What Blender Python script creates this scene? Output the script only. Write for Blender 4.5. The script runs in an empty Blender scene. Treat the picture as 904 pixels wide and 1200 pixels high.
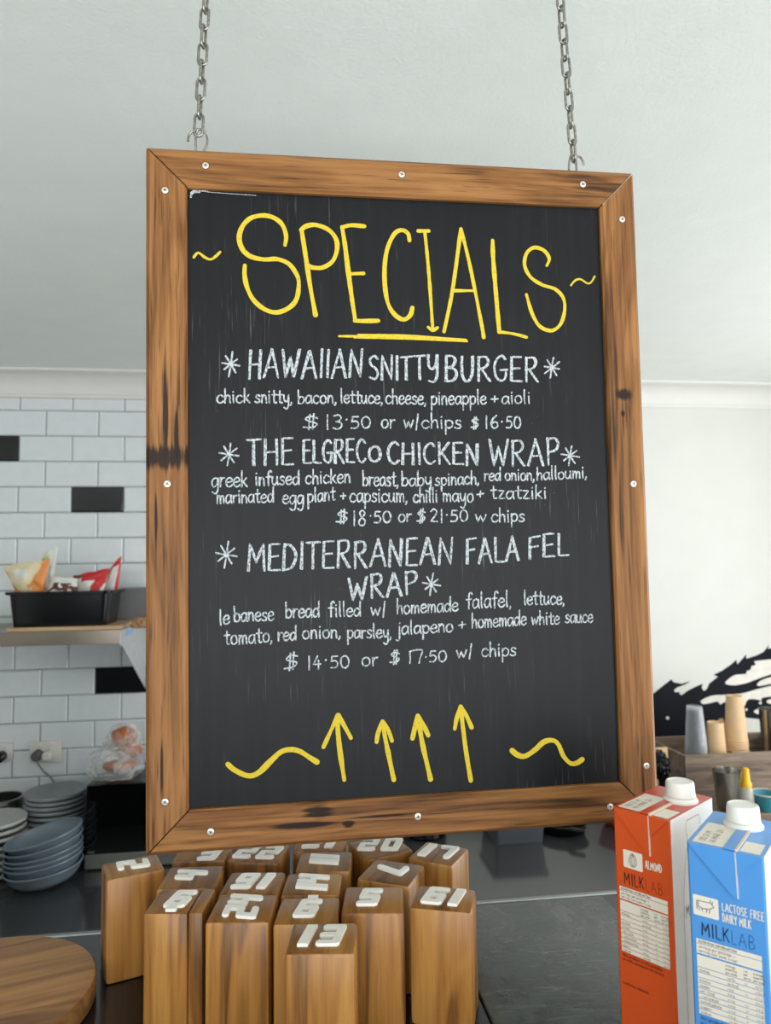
import bpy, bmesh, math, random
from mathutils import Vector, Matrix, noise
random.seed(7)
R = math.radians
SC = bpy.context.scene
COL = SC.collection

# ------------------------------------------------------------------ camera
F, CX, CY = 850.0, 452.0, 600.0
CAM = Vector((0, 0, 2.0))
AX = Vector((0.9913, -0.0046, 0.1317)).normalized()
AY = Vector((-0.1310, 0.0732, 0.9887)); AY = (AY - AX * AY.dot(AX)).normalized()
AZ = AY.cross(AX) * -1
if AZ.y > 0: AZ = -AZ
RM = Matrix((AX, AY, AZ))                       # camera frame (right, down, forward) -> room frame
cam = bpy.data.cameras.new('camera'); camo = bpy.data.objects.new('camera', cam); COL.objects.link(camo)
cm = Matrix((RM @ Vector((1, 0, 0)), RM @ Vector((0, -1, 0)), RM @ Vector((0, 0, -1)))).transposed()
camo.matrix_world = Matrix.Translation(CAM) @ cm.to_4x4()
cam.sensor_fit = 'VERTICAL'; cam.sensor_height = 36; cam.lens = F / 1200 * 36
cam.clip_start = 0.02
cam.dof.use_dof = True; cam.dof.focus_distance = 0.87; cam.dof.aperture_fstop = 7.0
SC.camera = camo

# ------------------------------------------------------------------ light
w = bpy.data.worlds.new('sky'); SC.world = w; w.use_nodes = True
bg = w.node_tree.nodes['Background']; bg.inputs[0].default_value = (0.86, 0.93, 1.0, 1); bg.inputs[1].default_value = 1.2
def area(name, loc, rot, sx, sy, power, col=(1, 1, 1)):
    l = bpy.data.lights.new(name, 'AREA'); l.shape = 'RECTANGLE'; l.size = sx; l.size_y = sy; l.energy = power; l.color = col
    o = bpy.data.objects.new(name, l); COL.objects.link(o); o.location = loc; o.rotation_euler = rot
    return o
area('daylight_side_window', (2.62, 1.35, 1.75), (0, R(90), 0), 1.5, 2.0, 33, (1.0, 0.98, 0.95))
area('daylight_shopfront', (0.5, -2.2, 1.30), (R(104), 0, 0), 4.4, 1.9, 122, (0.95, 0.98, 1.0))
SC.view_settings.view_transform = 'Standard'; SC.view_settings.look = 'None'
SC.view_settings.exposure = 0.0; SC.view_settings.gamma = 1.0
try: SC.view_settings.use_curve_mapping = False
except Exception: pass

# ------------------------------------------------------------------ projection helpers (points of the room at a stated depth or height)
def ray(px, py): return RM @ Vector(((px - CX) / F, (py - CY) / F, 1.0))
def onz(px, py, z): r = ray(px, py); return CAM + r * ((z - CAM.z) / r.z)
def ony(px, py, y): r = ray(px, py); return CAM + r * ((y - CAM.y) / r.y)

# ------------------------------------------------------------------ materials
def lin(c):
    return tuple(((v / 255) / 12.92 if v / 255 <= 0.04045 else ((v / 255 + 0.055) / 1.055) ** 2.4) for v in c) + (1.0,)
class NT:
    def __init__(s, name):
        s.m = bpy.data.materials.new(name); s.m.use_nodes = True; s.t = s.m.node_tree
        s.b = s.t.nodes['Principled BSDF']
    def n(s, typ, **kw):
        o = s.t.nodes.new(typ)
        for k, v in kw.items(): setattr(o, k, v)
        return o
    def l(s, a, b): s.t.links.new(a, b)
    def coords(s, scale=(1, 1, 1), loc=(0, 0, 0), space='Object'):
        tc = s.n('ShaderNodeTexCoord'); mp = s.n('ShaderNodeMapping')
        mp.inputs['Scale'].default_value = scale; mp.inputs['Location'].default_value = loc
        s.l(tc.outputs[space], mp.inputs['Vector']); return mp.outputs[0]
    def noise(s, vec, scale=5, detail=4, rough=0.5, dist=0.0):
        n = s.n('ShaderNodeTexNoise'); n.inputs['Scale'].default_value = scale; n.inputs['Detail'].default_value = detail
        n.inputs['Roughness'].default_value = rough; n.inputs['Distortion'].default_value = dist
        s.l(vec, n.inputs['Vector']); return n.outputs['Fac']
    def ramp(s, fac, stops):
        r = s.n('ShaderNodeValToRGB'); e = r.color_ramp.elements
        while len(e) < len(stops): e.new(0.5)
        for i, (p, c) in enumerate(stops): e[i].position = p; e[i].color = c
        s.l(fac, r.inputs[0]); return r.outputs[0]
    def mix(s, fac, a, b, blend='MIX'):
        m = s.n('ShaderNodeMix', data_type='RGBA', blend_type=blend)
        for i, v in ((0, fac), (6, a), (7, b)):
            if hasattr(v, 'links'): s.l(v, m.inputs[i])
            else: m.inputs[i].default_value = v
        return m.outputs[2]
    def math(s, op, a, b=0.0):
        m = s.n('ShaderNodeMath', operation=op)
        for i, v in ((0, a), (1, b)):
            if hasattr(v, 'links'): s.l(v, m.inputs[i])
            else: m.inputs[i].default_value = v
        return m.outputs[0]
    def bump(s, h, strength=0.2, dist=0.002):
        b = s.n('ShaderNodeBump'); b.inputs['Strength'].default_value = strength; b.inputs['Distance'].default_value = dist
        s.l(h, b.inputs['Height']); s.l(b.outputs[0], s.b.inputs['Normal'])
    def set(s, col=None, rough=0.5, metal=0.0, spec=None, trans=None, ior=None, alpha=None):
        if col is not None:
            if hasattr(col, 'links'): s.l(col, s.b.inputs['Base Color'])
            else: s.b.inputs['Base Color'].default_value = col
        if hasattr(rough, 'links'): s.l(rough, s.b.inputs['Roughness'])
        else: s.b.inputs['Roughness'].default_value = rough
        s.b.inputs['Metallic'].default_value = metal
        if spec is not None: s.b.inputs['Specular IOR Level'].default_value = spec
        if trans is not None: s.b.inputs['Transmission Weight'].default_value = trans
        if ior is not None: s.b.inputs['IOR'].default_value = ior
        if alpha is not None: s.b.inputs['Alpha'].default_value = alpha
        return s.m
def plain(name, c, rough=0.5, metal=0.0, spec=None, vary=0.06, scale=30, bump=0.0):
    t = NT(name); v = t.coords(); n = t.noise(v, scale, 3)
    a = lin(c); k1, k2 = 1 - vary, 1 + vary
    col = t.ramp(n, [(0.3, (a[0] * k1, a[1] * k1, a[2] * k1, 1)), (0.7, (min(1, a[0] * k2), min(1, a[1] * k2), min(1, a[2] * k2), 1))])
    if bump: t.bump(n, bump)
    return t.set(col, rough, metal, spec)
def wood(name, light, mid, dark, axis=0, knots=(), rough=0.42, scale=1.0, rings=True, pores=0.35, fg=0.30, ps=700, spec=0.5):
    t = NT(name)
    tc = t.n('ShaderNodeTexCoord'); oi = t.n('ShaderNodeObjectInfo')
    mul = t.n('ShaderNodeVectorMath', operation='SCALE'); t.l(oi.outputs['Random'], mul.inputs['Scale']); mul.inputs[0].default_value = (7.3, 5.1, 9.7)
    add = t.n('ShaderNodeVectorMath', operation='ADD'); t.l(tc.outputs['Object'], add.inputs[0]); t.l(mul.outputs[0], add.inputs[1])
    def mp(along, across):
        m = t.n('ShaderNodeMapping'); s = [across] * 3; s[axis] = along; m.inputs['Scale'].default_value = s
        t.l(add.outputs[0], m.inputs['Vector']); return m.outputs[0]
    broad = t.noise(mp(2.2 * scale, 22 * scale), 1.0, 3, 0.5, 0.6)
    fine = t.noise(mp(7 * scale, 190 * scale), 1.0, 4, 0.6, 0.2)
    pore = t.noise(mp(ps / 25 * scale, ps * scale), 1.0, 2, 0.5)
    val = broad
    if rings:
        sn = t.math('SINE', t.math('MULTIPLY', broad, 46.0))
        val = t.math('ADD', t.math('MULTIPLY', broad, 0.72), t.math('MULTIPLY', sn, 0.06))
        val = t.math('ADD', val, t.math('MULTIPLY', t.math('SUBTRACT', fine, 0.5), fg)); val = t.math('ADD', val, 0.15)
    else:
        val = t.math('ADD', t.math('MULTIPLY', broad, 0.55), t.math('MULTIPLY', fine, 0.45))
    col = t.ramp(val, [(0.30, lin(dark)), (0.46, lin(mid)), (0.68, lin(light))])
    pm = t.ramp(pore, [(0.28, (1, 1, 1, 1)), (0.40, (0, 0, 0, 1))])
    dk = tuple(v * 0.35 for v in lin(dark)[:3]) + (1,)
    col = t.mix(t.math('MULTIPLY', pm, pores), col, dk)
    for (kc, ks) in knots:
        sub = t.n('ShaderNodeVectorMath', operation='SUBTRACT'); t.l(tc.outputs['Object'], sub.inputs[0]); sub.inputs[1].default_value = kc
        nz = t.n('ShaderNodeTexNoise'); nz.inputs['Scale'].default_value = 70; t.l(mp(1, 2.0), nz.inputs['Vector'])
        sc = t.n('ShaderNodeVectorMath', operation='MULTIPLY'); t.l(sub.outputs[0], sc.inputs[0]); sc.inputs[1].default_value = tuple(1 / v for v in ks)
        ln = t.n('ShaderNodeVectorMath', operation='LENGTH'); t.l(sc.outputs[0], ln.inputs[0])
        d = t.math('ADD', ln.outputs['Value'], t.math('MULTIPLY', t.math('SUBTRACT', fine, 0.5), 2.2))
        kf = t.ramp(d, [(0.55, (1, 1, 1, 1)), (1.1, (0, 0, 0, 1))])
        col = t.mix(t.math('MULTIPLY', kf, 0.93), col, lin((22, 12, 9)))
    t.bump(pore, 0.12, 0.0006)
    return t.set(col, rough, spec=spec)
M = {}
def ceiling_mat(name, c, b=0.25):
    t = NT(name); v = t.coords(); n1 = t.noise(v, 150, 3, 0.6); n2 = t.noise(v, 9, 3)
    a = lin(c); col = t.ramp(n2, [(0.3, tuple(x * 0.97 for x in a[:3]) + (1,)), (0.7, a)])
    t.bump(t.math('ADD', n1, t.math('MULTIPLY', n2, 2.0)), b, 0.004)
    return t.set(col, 0.6)
M['ceil'] = ceiling_mat('painted_plaster_ceiling', (238, 243, 238), 0.18)
M['wall'] = ceiling_mat('white_wall_paint', (216, 216, 210), 0.1)
M['cornice'] = ceiling_mat('cornice_paint', (226, 225, 220), 0.06)
M['tile'] = plain('white_glazed_tile', (222, 228, 230), 0.16, vary=0.02)
M['btile'] = plain('black_glazed_tile', (20, 21, 23), 0.14)
M['grout'] = plain('dark_grout', (74, 76, 78), 0.8)
M['floor'] = plain('polished_concrete_floor', (196, 192, 184), 0.45, scale=4)
M['bench'] = plain('dark_stone_bench', (60, 61, 63), 0.13, spec=1.0, vary=0.05, scale=30)
M['benchedge'] = plain('bench_edge', (150, 148, 142), 0.35)  # lighter than the stone: highlight put into the colour
M['cab'] = plain('dark_cabinet_front', (26, 26, 28), 0.4)
M['counter'] = plain('black_gloss_counter', (20, 21, 23), 0.12)
M['alu'] = plain('pale_metal_edge', (190, 198, 205), 0.3, 0.9)  # pale tone for the bright line along the counter's rear edge
RL = ((156, 108, 62), (122, 80, 42), (60, 38, 20))
M['rail_top'] = wood('oiled_timber_top', *RL, rough=0.5, pores=0.6, fg=0.55, ps=360, spec=0.22)
M['rail_left'] = wood('oiled_timber_left', *RL, rough=0.5, pores=0.6, fg=0.55, ps=360, spec=0.22, knots=[((0.441, 0, -0.020), (0.016, 0.05, 0.040)), ((0.500, 0, -0.022), (0.070, 0.05, 0.0045)), ((0.470, 0, -0.034), (0.040, 0.05, 0.003)), ((0.374, 0, -0.012), (0.035, 0.05, 0.002)), ((0.10, 0, -0.018), (0.05, 0.05, 0.002))])
M['rail_bottom'] = wood('oiled_timber_bottom', *RL, rough=0.5, pores=0.6, fg=0.55, ps=360, spec=0.22, knots=[((0.410, 0, -0.036), (0.020, 0.05, 0.011)), ((0.430, 0, -0.022), (0.036, 0.05, 0.005)), ((0.376, 0, -0.0205), (0.007, 0.05, 0.004)), ((0.34, 0, -0.027), (0.05, 0.05, 0.002))])
M['rail_right'] = wood('oiled_timber_right', *RL, rough=0.5, pores=0.6, fg=0.55, ps=360, spec=0.22, knots=[((0.286, 0, -0.027), (0.009, 0.05, 0.012)), ((0.310, 0, -0.0275), (0.005, 0.05, 0.003)), ((0.31, 0, -0.0275), (0.035, 0.05, 0.001))])
M['block'] = wood('honey_teak', (186, 134, 68), (158, 106, 48), (92, 58, 26), axis=2, rings=True, rough=0.36, scale=0.9, pores=0.2)
M['block_end'] = wood('teak_end_grain', (158, 112, 58), (126, 84, 40), (80, 50, 24), axis=1, rings=True, rough=0.34, scale=1.2, pores=0.25)
M['round'] = wood('acacia_round', (170, 122, 72), (132, 90, 50), (84, 54, 30), axis=0, rough=0.45, scale=0.8, pores=0.2)
M['crate'] = wood('weathered_crate', (142, 124, 106), (112, 96, 82), (76, 64, 54), axis=0, rough=0.7)
M['ply'] = wood('pale_ply', (206, 176, 138), (186, 152, 112), (150, 116, 80), axis=0, rough=0.6)
M['white_plastic'] = plain('white_plastic', (240, 238, 230), 0.32, vary=0.02)
M['steel'] = plain('brushed_steel', (176, 174, 168), 0.24, 1.0)
M['shelf_steel'] = plain('satin_steel', (116, 108, 98), 0.2, 1.0)
M['bracket'] = plain('grey_bracket', (196, 198, 198), 0.45, 0.3)
M['chain'] = plain('galvanised_chain', (150, 147, 140), 0.36, 0.9, vary=0.35, scale=300)
M['screw'] = plain('zinc_screw', (222, 218, 206), 0.3, 0.55)
M['dark'] = plain('dark_recess', (12, 12, 12), 0.7)
M['black_plastic'] = plain('black_plastic', (11, 12, 14), 0.22, spec=0.35)
M['black_glass'] = plain('black_glass', (8, 8, 9), 0.06)
M['silver'] = plain('silver_trim', (150, 150, 148), 0.35, 0.6)
M['grey_plate'] = plain('grey_stoneware', (146, 150, 156), 0.3, scale=90)
M['white_plate'] = plain('white_stoneware', (196, 196, 194), 0.3)
M['blue_bowl'] = plain('blue_grey_stoneware', (122, 136, 148), 0.28)
M['kraft'] = plain('kraft_card', (214, 180, 138), 0.7, vary=0.04)
M['kraft_dark'] = plain('brown_paper', (168, 130, 92), 0.8, bump=0.4, vary=0.2)
M['yellow_cap'] = plain('yellow_nozzle', (246, 190, 20), 0.35)
M['teal'] = plain('teal_cup', (62, 150, 168), 0.45)
M['rim_paper'] = plain('cup_rim', (228, 214, 196), 0.6)
M['grey_box'] = plain('grey_card', (112, 112, 112), 0.6)
M['tub_grey'] = plain('dark_grey_tub', (78, 82, 94), 0.35)
M['red_plastic'] = plain('red_plastic', (196, 40, 44), 0.4)
M['gpo'] = plain('switch_plate', (226, 222, 214), 0.35)
M['plug_grey'] = plain('grey_plug', (92, 92, 92), 0.45)
M['cord'] = plain('grey_cord', (122, 122, 120), 0.5)
M['mural'] = plain('navy_black_paint', (13, 17, 26), 0.7, spec=0.2, vary=0.2, scale=3)
M['mural_w'] = plain('cream_paint', (226, 222, 212), 0.6)
M['orange'] = plain('orange_carton', (214, 84, 34), 0.3, vary=0.03, scale=12)
M['red_top'] = plain('orange_carton_top', (198, 66, 40), 0.3, vary=0.03)
M['blue'] = plain('blue_carton', (84, 152, 220), 0.3, vary=0.03, scale=12)
M['carton_white'] = plain('carton_white', (244, 242, 238), 0.32, vary=0.01)
M['cream'] = plain('carton_cream', (236, 228, 212), 0.4, vary=0.01)
M['ink'] = plain('black_ink', (26, 24, 28), 0.5)
M['ink_brown'] = plain('brown_ink', (110, 40, 18), 0.5)
M['ink_blue'] = plain('navy_ink', (40, 60, 110), 0.5)
M['ink_grey'] = plain('grey_ink', (84, 78, 74), 0.5)
M['ink_lab_o'] = plain('thin_red_ink', (112, 34, 16), 0.5)
M['raw'] = plain('raw_board_edge', (226, 208, 190), 0.7)
M['bag_cream'] = plain('cream_bag', (226, 212, 172), 0.35)
M['bag_orange'] = plain('orange_bag', (226, 140, 66), 0.35)
M['bag_red'] = plain('red_bag', (200, 32, 40), 0.35)
M['bag_green'] = plain('green_bag', (188, 200, 110), 0.35)
M['bag_pale'] = plain('pale_bag', (224, 224, 216), 0.35)
M['bag_food'] = plain('dark_food_print', (96, 48, 40), 0.4, vary=0.6, scale=70)
M['bread'] = plain('browned_bread', (186, 98, 40), 0.6, vary=0.35, scale=25)
M['sticker'] = plain('blue_sticker', (150, 180, 222), 0.5)
def film_mat(name, c, a):
    t = NT(name); v = t.coords(); n = t.noise(v, 16, 3, 0.55, 1.2); t.bump(n, 0.7, 0.012)
    m = t.set(lin(c), 0.12); 
    k = t.ramp(n, [(0.35, (a, a, a, 1)), (0.65, (min(1, a + 0.42),) * 3 + (1,))]); t.l(k, t.b.inputs['Alpha']); return m
M['film'] = film_mat('clear_plastic_film', (236, 236, 234), 0.06)
t = NT('clear_cup_plastic'); lw = t.n('ShaderNodeLayerWeight'); lw.inputs['Blend'].default_value = 0.35
al = t.math('ADD', t.math('MULTIPLY', lw.outputs['Facing'], 0.40), 0.07); M['clear'] = t.set(lin((226, 230, 236)), 0.05); t.l(al, t.b.inputs['Alpha'])
t = NT('clear_bottle'); M['bottle'] = t.set(lin((216, 216, 206)), 0.12, alpha=0.6)
# blackboard paint: faint brush marks, old chalk dust streaks and specks
t = NT('blackboard_paint'); v1 = t.coords((90, 1, 3)); v2 = t.coords((420, 1, 14)); v3 = t.coords((1, 1, 1))
base = t.ramp(t.noise(v1, 1.0, 3), [(0.3, lin((13, 13, 15))), (0.7, lin((19, 20, 23)))])
st = t.ramp(t.noise(v2, 1.0, 2), [(0.62, (0, 0, 0, 1)), (0.74, (1, 1, 1, 1))])
big = t.ramp(t.noise(v3, 7, 3), [(0.45, (0, 0, 0, 1)), (0.7, (1, 1, 1, 1))])
base = t.mix(t.math('MULTIPLY', t.math('MULTIPLY', st, big), 0.35), base, lin((150, 150, 140)))
t.bump(t.noise(v1, 1.0, 3), 0.15, 0.001)
sp = t.ramp(t.noise(t.coords((330, 330, 330)), 1.0, 2, 0.5), [(0.76, (0, 0, 0, 1)), (0.80, (1, 1, 1, 1))])
base = t.mix(t.math('MULTIPLY', t.math('MULTIPLY', sp, big), 0.5), base, lin((170, 168, 160)))
M['board'] = t.set(base, 0.45, spec=0.22)
def chalk(name, c, under, thr):
    t = NT(name); v = t.coords((420, 420, 300)); n = t.noise(v, 1.0, 4, 0.75)
    col = t.ramp(n, [(thr, lin(under)), (thr + 0.14, lin(c))]); return t.set(col, 0.75)
M['chalk'] = chalk('white_chalk', (192, 198, 200), (84, 88, 92), 0.40)
M['chalky'] = chalk('yellow_paint_marker', (208, 182, 40), (160, 138, 38), 0.33)
# scratched slate-black slab
t = NT('scratched_slab'); v = t.coords(); v2 = t.coords((1, 6, 1))
n1 = t.noise(v, 9, 6, 0.65, 1.2); n2 = t.noise(v, 40, 4, 0.7)
sc_ = t.ramp(t.noise(v2, 22, 5, 0.7, 0.8), [(0.58, (0, 0, 0, 1)), (0.64, (1, 1, 1, 1))])
base = t.ramp(n1, [(0.38, lin((22, 26, 28))), (0.50, lin((44, 50, 51))), (0.64, lin((66, 72, 70)))])
base = t.mix(t.math('MULTIPLY', sc_, 0.4), base, lin((112, 116, 108)))
rg = t.ramp(n1, [(0.35, (0.16,) * 3 + (1,)), (0.65, (0.42,) * 3 + (1,))]); t.bump(t.math('ADD', n2, n1), 0.25, 0.003)
M['slab'] = t.set(base, rg)

# ------------------------------------------------------------------ mesh helpers
class MB:
    def __init__(s): s.bm = bmesh.new(); s.mi = 0
    def _tag(s, faces):
        for f in faces: f.material_index = s.mi
    def box(s, lo, hi, bev=0.0, seg=1):
        b2 = bmesh.new(); bmesh.ops.create_cube(b2, size=1)
        for v in b2.verts:
            v.co = Vector([(lo[i] + hi[i]) / 2 + v.co[i] * (hi[i] - lo[i]) for i in range(3)])
        if bev: bmesh.ops.bevel(b2, geom=b2.edges[:] , offset=bev, segments=seg, affect='EDGES', profile=0.5)
        return s.join(b2)
    def join(s, b2, mat=None):
        mp = {}
        for v in b2.verts: mp[v] = s.bm.verts.new(mat @ v.co if mat else v.co)
        fs = []
        for f in b2.faces:
            try: nf = s.bm.faces.new([mp[v] for v in f.verts]); fs.append(nf)
            except ValueError: pass
        s._tag(fs); b2.free(); return list(mp.values())
    def prism(s, pts, d):                       # pts: outline of Vectors, d: extrusion vector
        a = [s.bm.verts.new(p) for p in pts]; b = [s.bm.verts.new(Vector(p) + d) for p in pts]
        n = len(a); fs = [s.bm.faces.new(a[::-1]), s.bm.faces.new(b)]
        for i in range(n): fs.append(s.bm.faces.new([a[i], a[(i + 1) % n], b[(i + 1) % n], b[i]]))
        s._tag(fs)
    def flat(s, pts):
        f = s.bm.faces.new([s.bm.verts.new(p) for p in pts]); s._tag([f])
    def tube(s, path, r, n=10, closed=False, caps=True):
        P = [Vector(p) for p in path]; m = len(P); rings = []; prev = None
        rr = r if isinstance(r, (list, tuple)) else [r] * m
        for i in range(m):
            if closed: tg = P[(i + 1) % m] - P[i - 1]
            else: tg = P[min(i + 1, m - 1)] - P[max(i - 1, 0)]
            tg.normalize()
            if prev is None:
                up = Vector((0, 0, 1)) if abs(tg.z) < 0.9 else Vector((1, 0, 0)); a = tg.cross(up).normalized()
            else: a = (prev - tg * prev.dot(tg)).normalized()
            prev = a; b = tg.cross(a)
            rings.append([s.bm.verts.new(P[i] + (a * math.cos(2 * math.pi * k / n) + b * math.sin(2 * math.pi * k / n)) * rr[i]) for k in range(n)])
        fs = []
        for i in range(m if closed else m - 1):
            A, B = rings[i], rings[(i + 1) % m]
            for k in range(n): fs.append(s.bm.faces.new([A[k], A[(k + 1) % n], B[(k + 1) % n], B[k]]))
        if caps and not closed: fs += [s.bm.faces.new(rings[0][::-1]), s.bm.faces.new(rings[-1])]
        s._tag(fs)
    def lathe(s, prof, n=40, center=(0, 0, 0), mat=None):
        c = Vector(center); rings = []
        for (r, z) in prof:
            if r < 1e-6: rings.append([s.bm.verts.new(c + Vector((0, 0, z)))])
            else: rings.append([s.bm.verts.new(c + Vector((r * math.cos(2 * math.pi * k / n), r * math.sin(2 * math.pi * k / n), z))) for k in range(n)])
        if mat:
            for rg in rings:
                for v in rg: v.co = mat @ v.co
        fs = []
        for A, B in zip(rings, rings[1:]):
            for k in range(n):
                q = (k + 1) % n
                if len(A) == 1 and len(B) == 1: continue
                if len(A) == 1: fs.append(s.bm.faces.new([A[0], B[k], B[q]][::-1]))
                elif len(B) == 1: fs.append(s.bm.faces.new([A[k], A[q], B[0]]))
                else: fs.append(s.bm.faces.new([A[k], A[q], B[q], B[k]]))
        s._tag(fs)
    def ribbon(s, pts, width, fn, taper=True):
        """flat chalk stroke on a plane; fn(x, y, lift) -> 3D point"""
        s.lift = getattr(s, 'lift', 0.0) + 1.5e-6
        P = [Vector((p[0], p[1])) for p in pts]; Q = [P[0]]
        for p in P[1:]:
            if (p - Q[-1]).length > 1e-6: Q.append(p)
        if len(Q) == 1: Q.append(Q[0] + Vector((width * 0.3, 0)))
        L = []; Rr = []; m = len(Q)
        for i in range(m):
            tg = (Q[min(i + 1, m - 1)] - Q[max(i - 1, 0)]).normalized(); nn = Vector((-tg.y, tg.x))
            wv = width / 2 * (0.86 + 0.28 * noise.noise(Vector((Q[i].x * 0.35, Q[i].y * 0.35, 1.3)) * (1.0 / max(width, 1e-9)) * 1.2))
            L.append(Q[i] + nn * wv); Rr.append(Q[i] - nn * wv)
        def cap(c, a, b, out):
            r = (a - b).length / 2; ang = math.atan2((a - c).y, (a - c).x); res = []
            for k in range(1, 5):
                th = ang + out * math.pi * k / 5; res.append(c + Vector((math.cos(th), math.sin(th))) * r)
            return res
        lv = [s.bm.verts.new(fn(p.x, p.y, s.lift)) for p in L]; rv = [s.bm.verts.new(fn(p.x, p.y, s.lift)) for p in Rr]
        fs = []
        for i in range(m - 1): fs.append(s.bm.faces.new([lv[i], rv[i], rv[i + 1], lv[i + 1]]))
        c0 = [s.bm.verts.new(fn(p.x, p.y, s.lift)) for p in cap(Q[0], L[0], Rr[0], 1)]
        fs.append(s.bm.faces.new([lv[0]] + c0 + [rv[0]]))
        c1 = [s.bm.verts.new(fn(p.x, p.y, s.lift)) for p in cap(Q[-1], L[-1], Rr[-1], -1)]
        fs.append(s.bm.faces.new(([lv[-1]] + c1 + [rv[-1]])[::-1]))
        s._tag(fs)
    def build(s, name, mats, parent=None, smooth=None, loc=None, rot=None, recalc=True):
        if recalc: bmesh.ops.recalc_face_normals(s.bm, faces=s.bm.faces[:])
        me = bpy.data.meshes.new(name); s.bm.to_mesh(me); s.bm.free()
        for m in (mats if isinstance(mats, (list, tuple)) else [mats]): me.materials.append(M[m])
        if smooth:
            me.shade_smooth(); me.set_sharp_from_angle(angle=R(smooth))
        o = bpy.data.objects.new(name, me); COL.objects.link(o)
        if parent: o.parent = parent
        if loc is not None: o.location = loc
        if rot is not None: o.rotation_euler = rot
        return o
def tag(o, label=None, cat=None, group=None, kind=None):
    for k, v in (('label', label), ('category', cat), ('group', group), ('kind', kind)):
        if v: o[k] = v
    return o
def empty(name, loc=(0, 0, 0), rz=0.0):
    o = bpy.data.objects.new(name, None); COL.objects.link(o); o.location = loc; o.rotation_euler = (0, 0, rz); o.empty_display_size = 0.03; return o
def copy_tree(o, parent=None):
    c = o.copy(); COL.objects.link(c); c.parent = parent
    for ch in [x for x in list(bpy.data.objects) if x.parent == o]: copy_tree(ch, c)
    return c
def crom(pts, n=6, closed=False):
    P = [Vector((p[0], p[1])) if len(p) == 2 else Vector(p) for p in pts]
    if len(P) < 3: return P
    out = []; m = len(P)
    for i in range(m if closed else m - 1):
        if closed: a, b, c, d = P[i - 1], P[i], P[(i + 1) % m], P[(i + 2) % m]
        else: a, b, c, d = P[max(i - 1, 0)], P[i], P[i + 1], P[min(i + 2, m - 1)]
        for k in range(n):
            t = k / n
            out.append(0.5 * ((2 * b) + (c - a) * t + (2 * a - 5 * b + 4 * c - d) * t * t + (3 * b - a - 3 * c + d) * t ** 3))
    if not closed: out.append(P[-1])
    return out

# ------------------------------------------------------------------ room shell
WY, CZ, BZ = 3.03, 2.785, 0.95          # back wall, ceiling, bench height
def struct(mb, name, mat, **k): return tag(mb.build(name, mat, **k), kind='structure')
b = MB(); b.box((-2.4, -2.4, -0.1), (2.8, 3.2, 0)); struct(b, 'floor', 'floor')
b = MB(); b.box((-2.4, -2.4, CZ), (2.8, 3.2, CZ + 0.1)); struct(b, 'ceiling', 'ceil')
b = MB(); b.box((-2.4, WY, 0), (2.8, WY + 0.15, CZ)); struct(b, 'wall_back', 'wall')
b = MB(); b.box((-2.4, -2.3, 0), (-2.25, WY, CZ)); struct(b, 'wall_left', 'wall')
b = MB()
b.box((2.65, -2.3, 0), (2.8, WY, 0.9)); b.box((2.65, -2.3, 2.55), (2.8, WY, CZ)); b.box((2.65, -2.3, 0.9), (2.8, 0.2, 2.55)); b.box((2.65, 2.45, 0.9), (2.8, WY, 2.55))
struct(b, 'wall_right', 'wall')
b = MB()
b.box((-2.4, -2.45, 0), (2.8, -2.3, 0.3)); b.box((-2.4, -2.45, 2.72), (2.8, -2.3, CZ)); b.box((-2.4, -2.45, 0.3), (-1.8, -2.3, 2.72)); b.box((2.75, -2.45, 0.3), (2.8, -2.3, 2.72))
struct(b, 'wall_front', 'wall')
# cove cornice along the back wall
b = MB(); pr = [(0, 0), (0, -0.098), (-0.006, -0.098), (-0.008, -0.088)]
for k in range(0, 9):
    a = R(90 * k / 8); pr.append((-0.012 - 0.072 * (1 - math.cos(a)), -0.084 + 0.072 * math.sin(a)))
pr += [(-0.088, -0.010), (-0.096, -0.008), (-0.096, 0)]
b.prism([Vector((-2.25, WY + y, CZ + z)) for (y, z) in pr], Vector((4.9, 0, 0))); struct(b, 'trim_1', 'cornice', smooth=30)
# tiled part of the back wall (brick bond, bevelled tiles, a few black ones)
PW, PH = 0.2015, 0.1025
x0 = ony(103 / 4.285, 420 + 230 / 4.285, WY).x; ztop = ony(60, 420 + 264 / 4.285, WY).z   # joint under the cut top course
b = MB(); b.mi = 0; b.box((-2.24, WY - 0.004, BZ - 0.05), (0.30, WY, CZ - 0.097))
TILE_Y = WY - 0.004
def tile(xa, xb, za, zb, mi):
    b.mi = mi; g = 0.0011; e = 0.005; t_ = 0.004
    xa += g; xb -= g; za += g; zb -= g
    if xb - xa < 0.012 or zb - za < 0.012: return
    o = [Vector((x, TILE_Y, z)) for x, z in ((xa, za), (xb, za), (xb, zb), (xa, zb))]
    i = [Vector((x, TILE_Y - t_, z)) for x, z in ((xa + e, za + e), (xb - e, za + e), (xb - e, zb - e), (xa + e, zb - e))]
    O = [b.bm.verts.new(p) for p in o]; I = [b.bm.verts.new(p) for p in i]
    fs = [b.bm.faces.new(I)] + [b.bm.faces.new([O[k], O[(k + 1) % 4], I[(k + 1) % 4], I[k]]) for k in range(4)]
    b._tag(fs)
def blk(px, py):
    p = ony(px, py, WY); return p.x, p.z
BL = [blk(5, 525), blk(115, 584), blk(140, 797)]
row = 0; zt = ztop + PH
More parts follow.
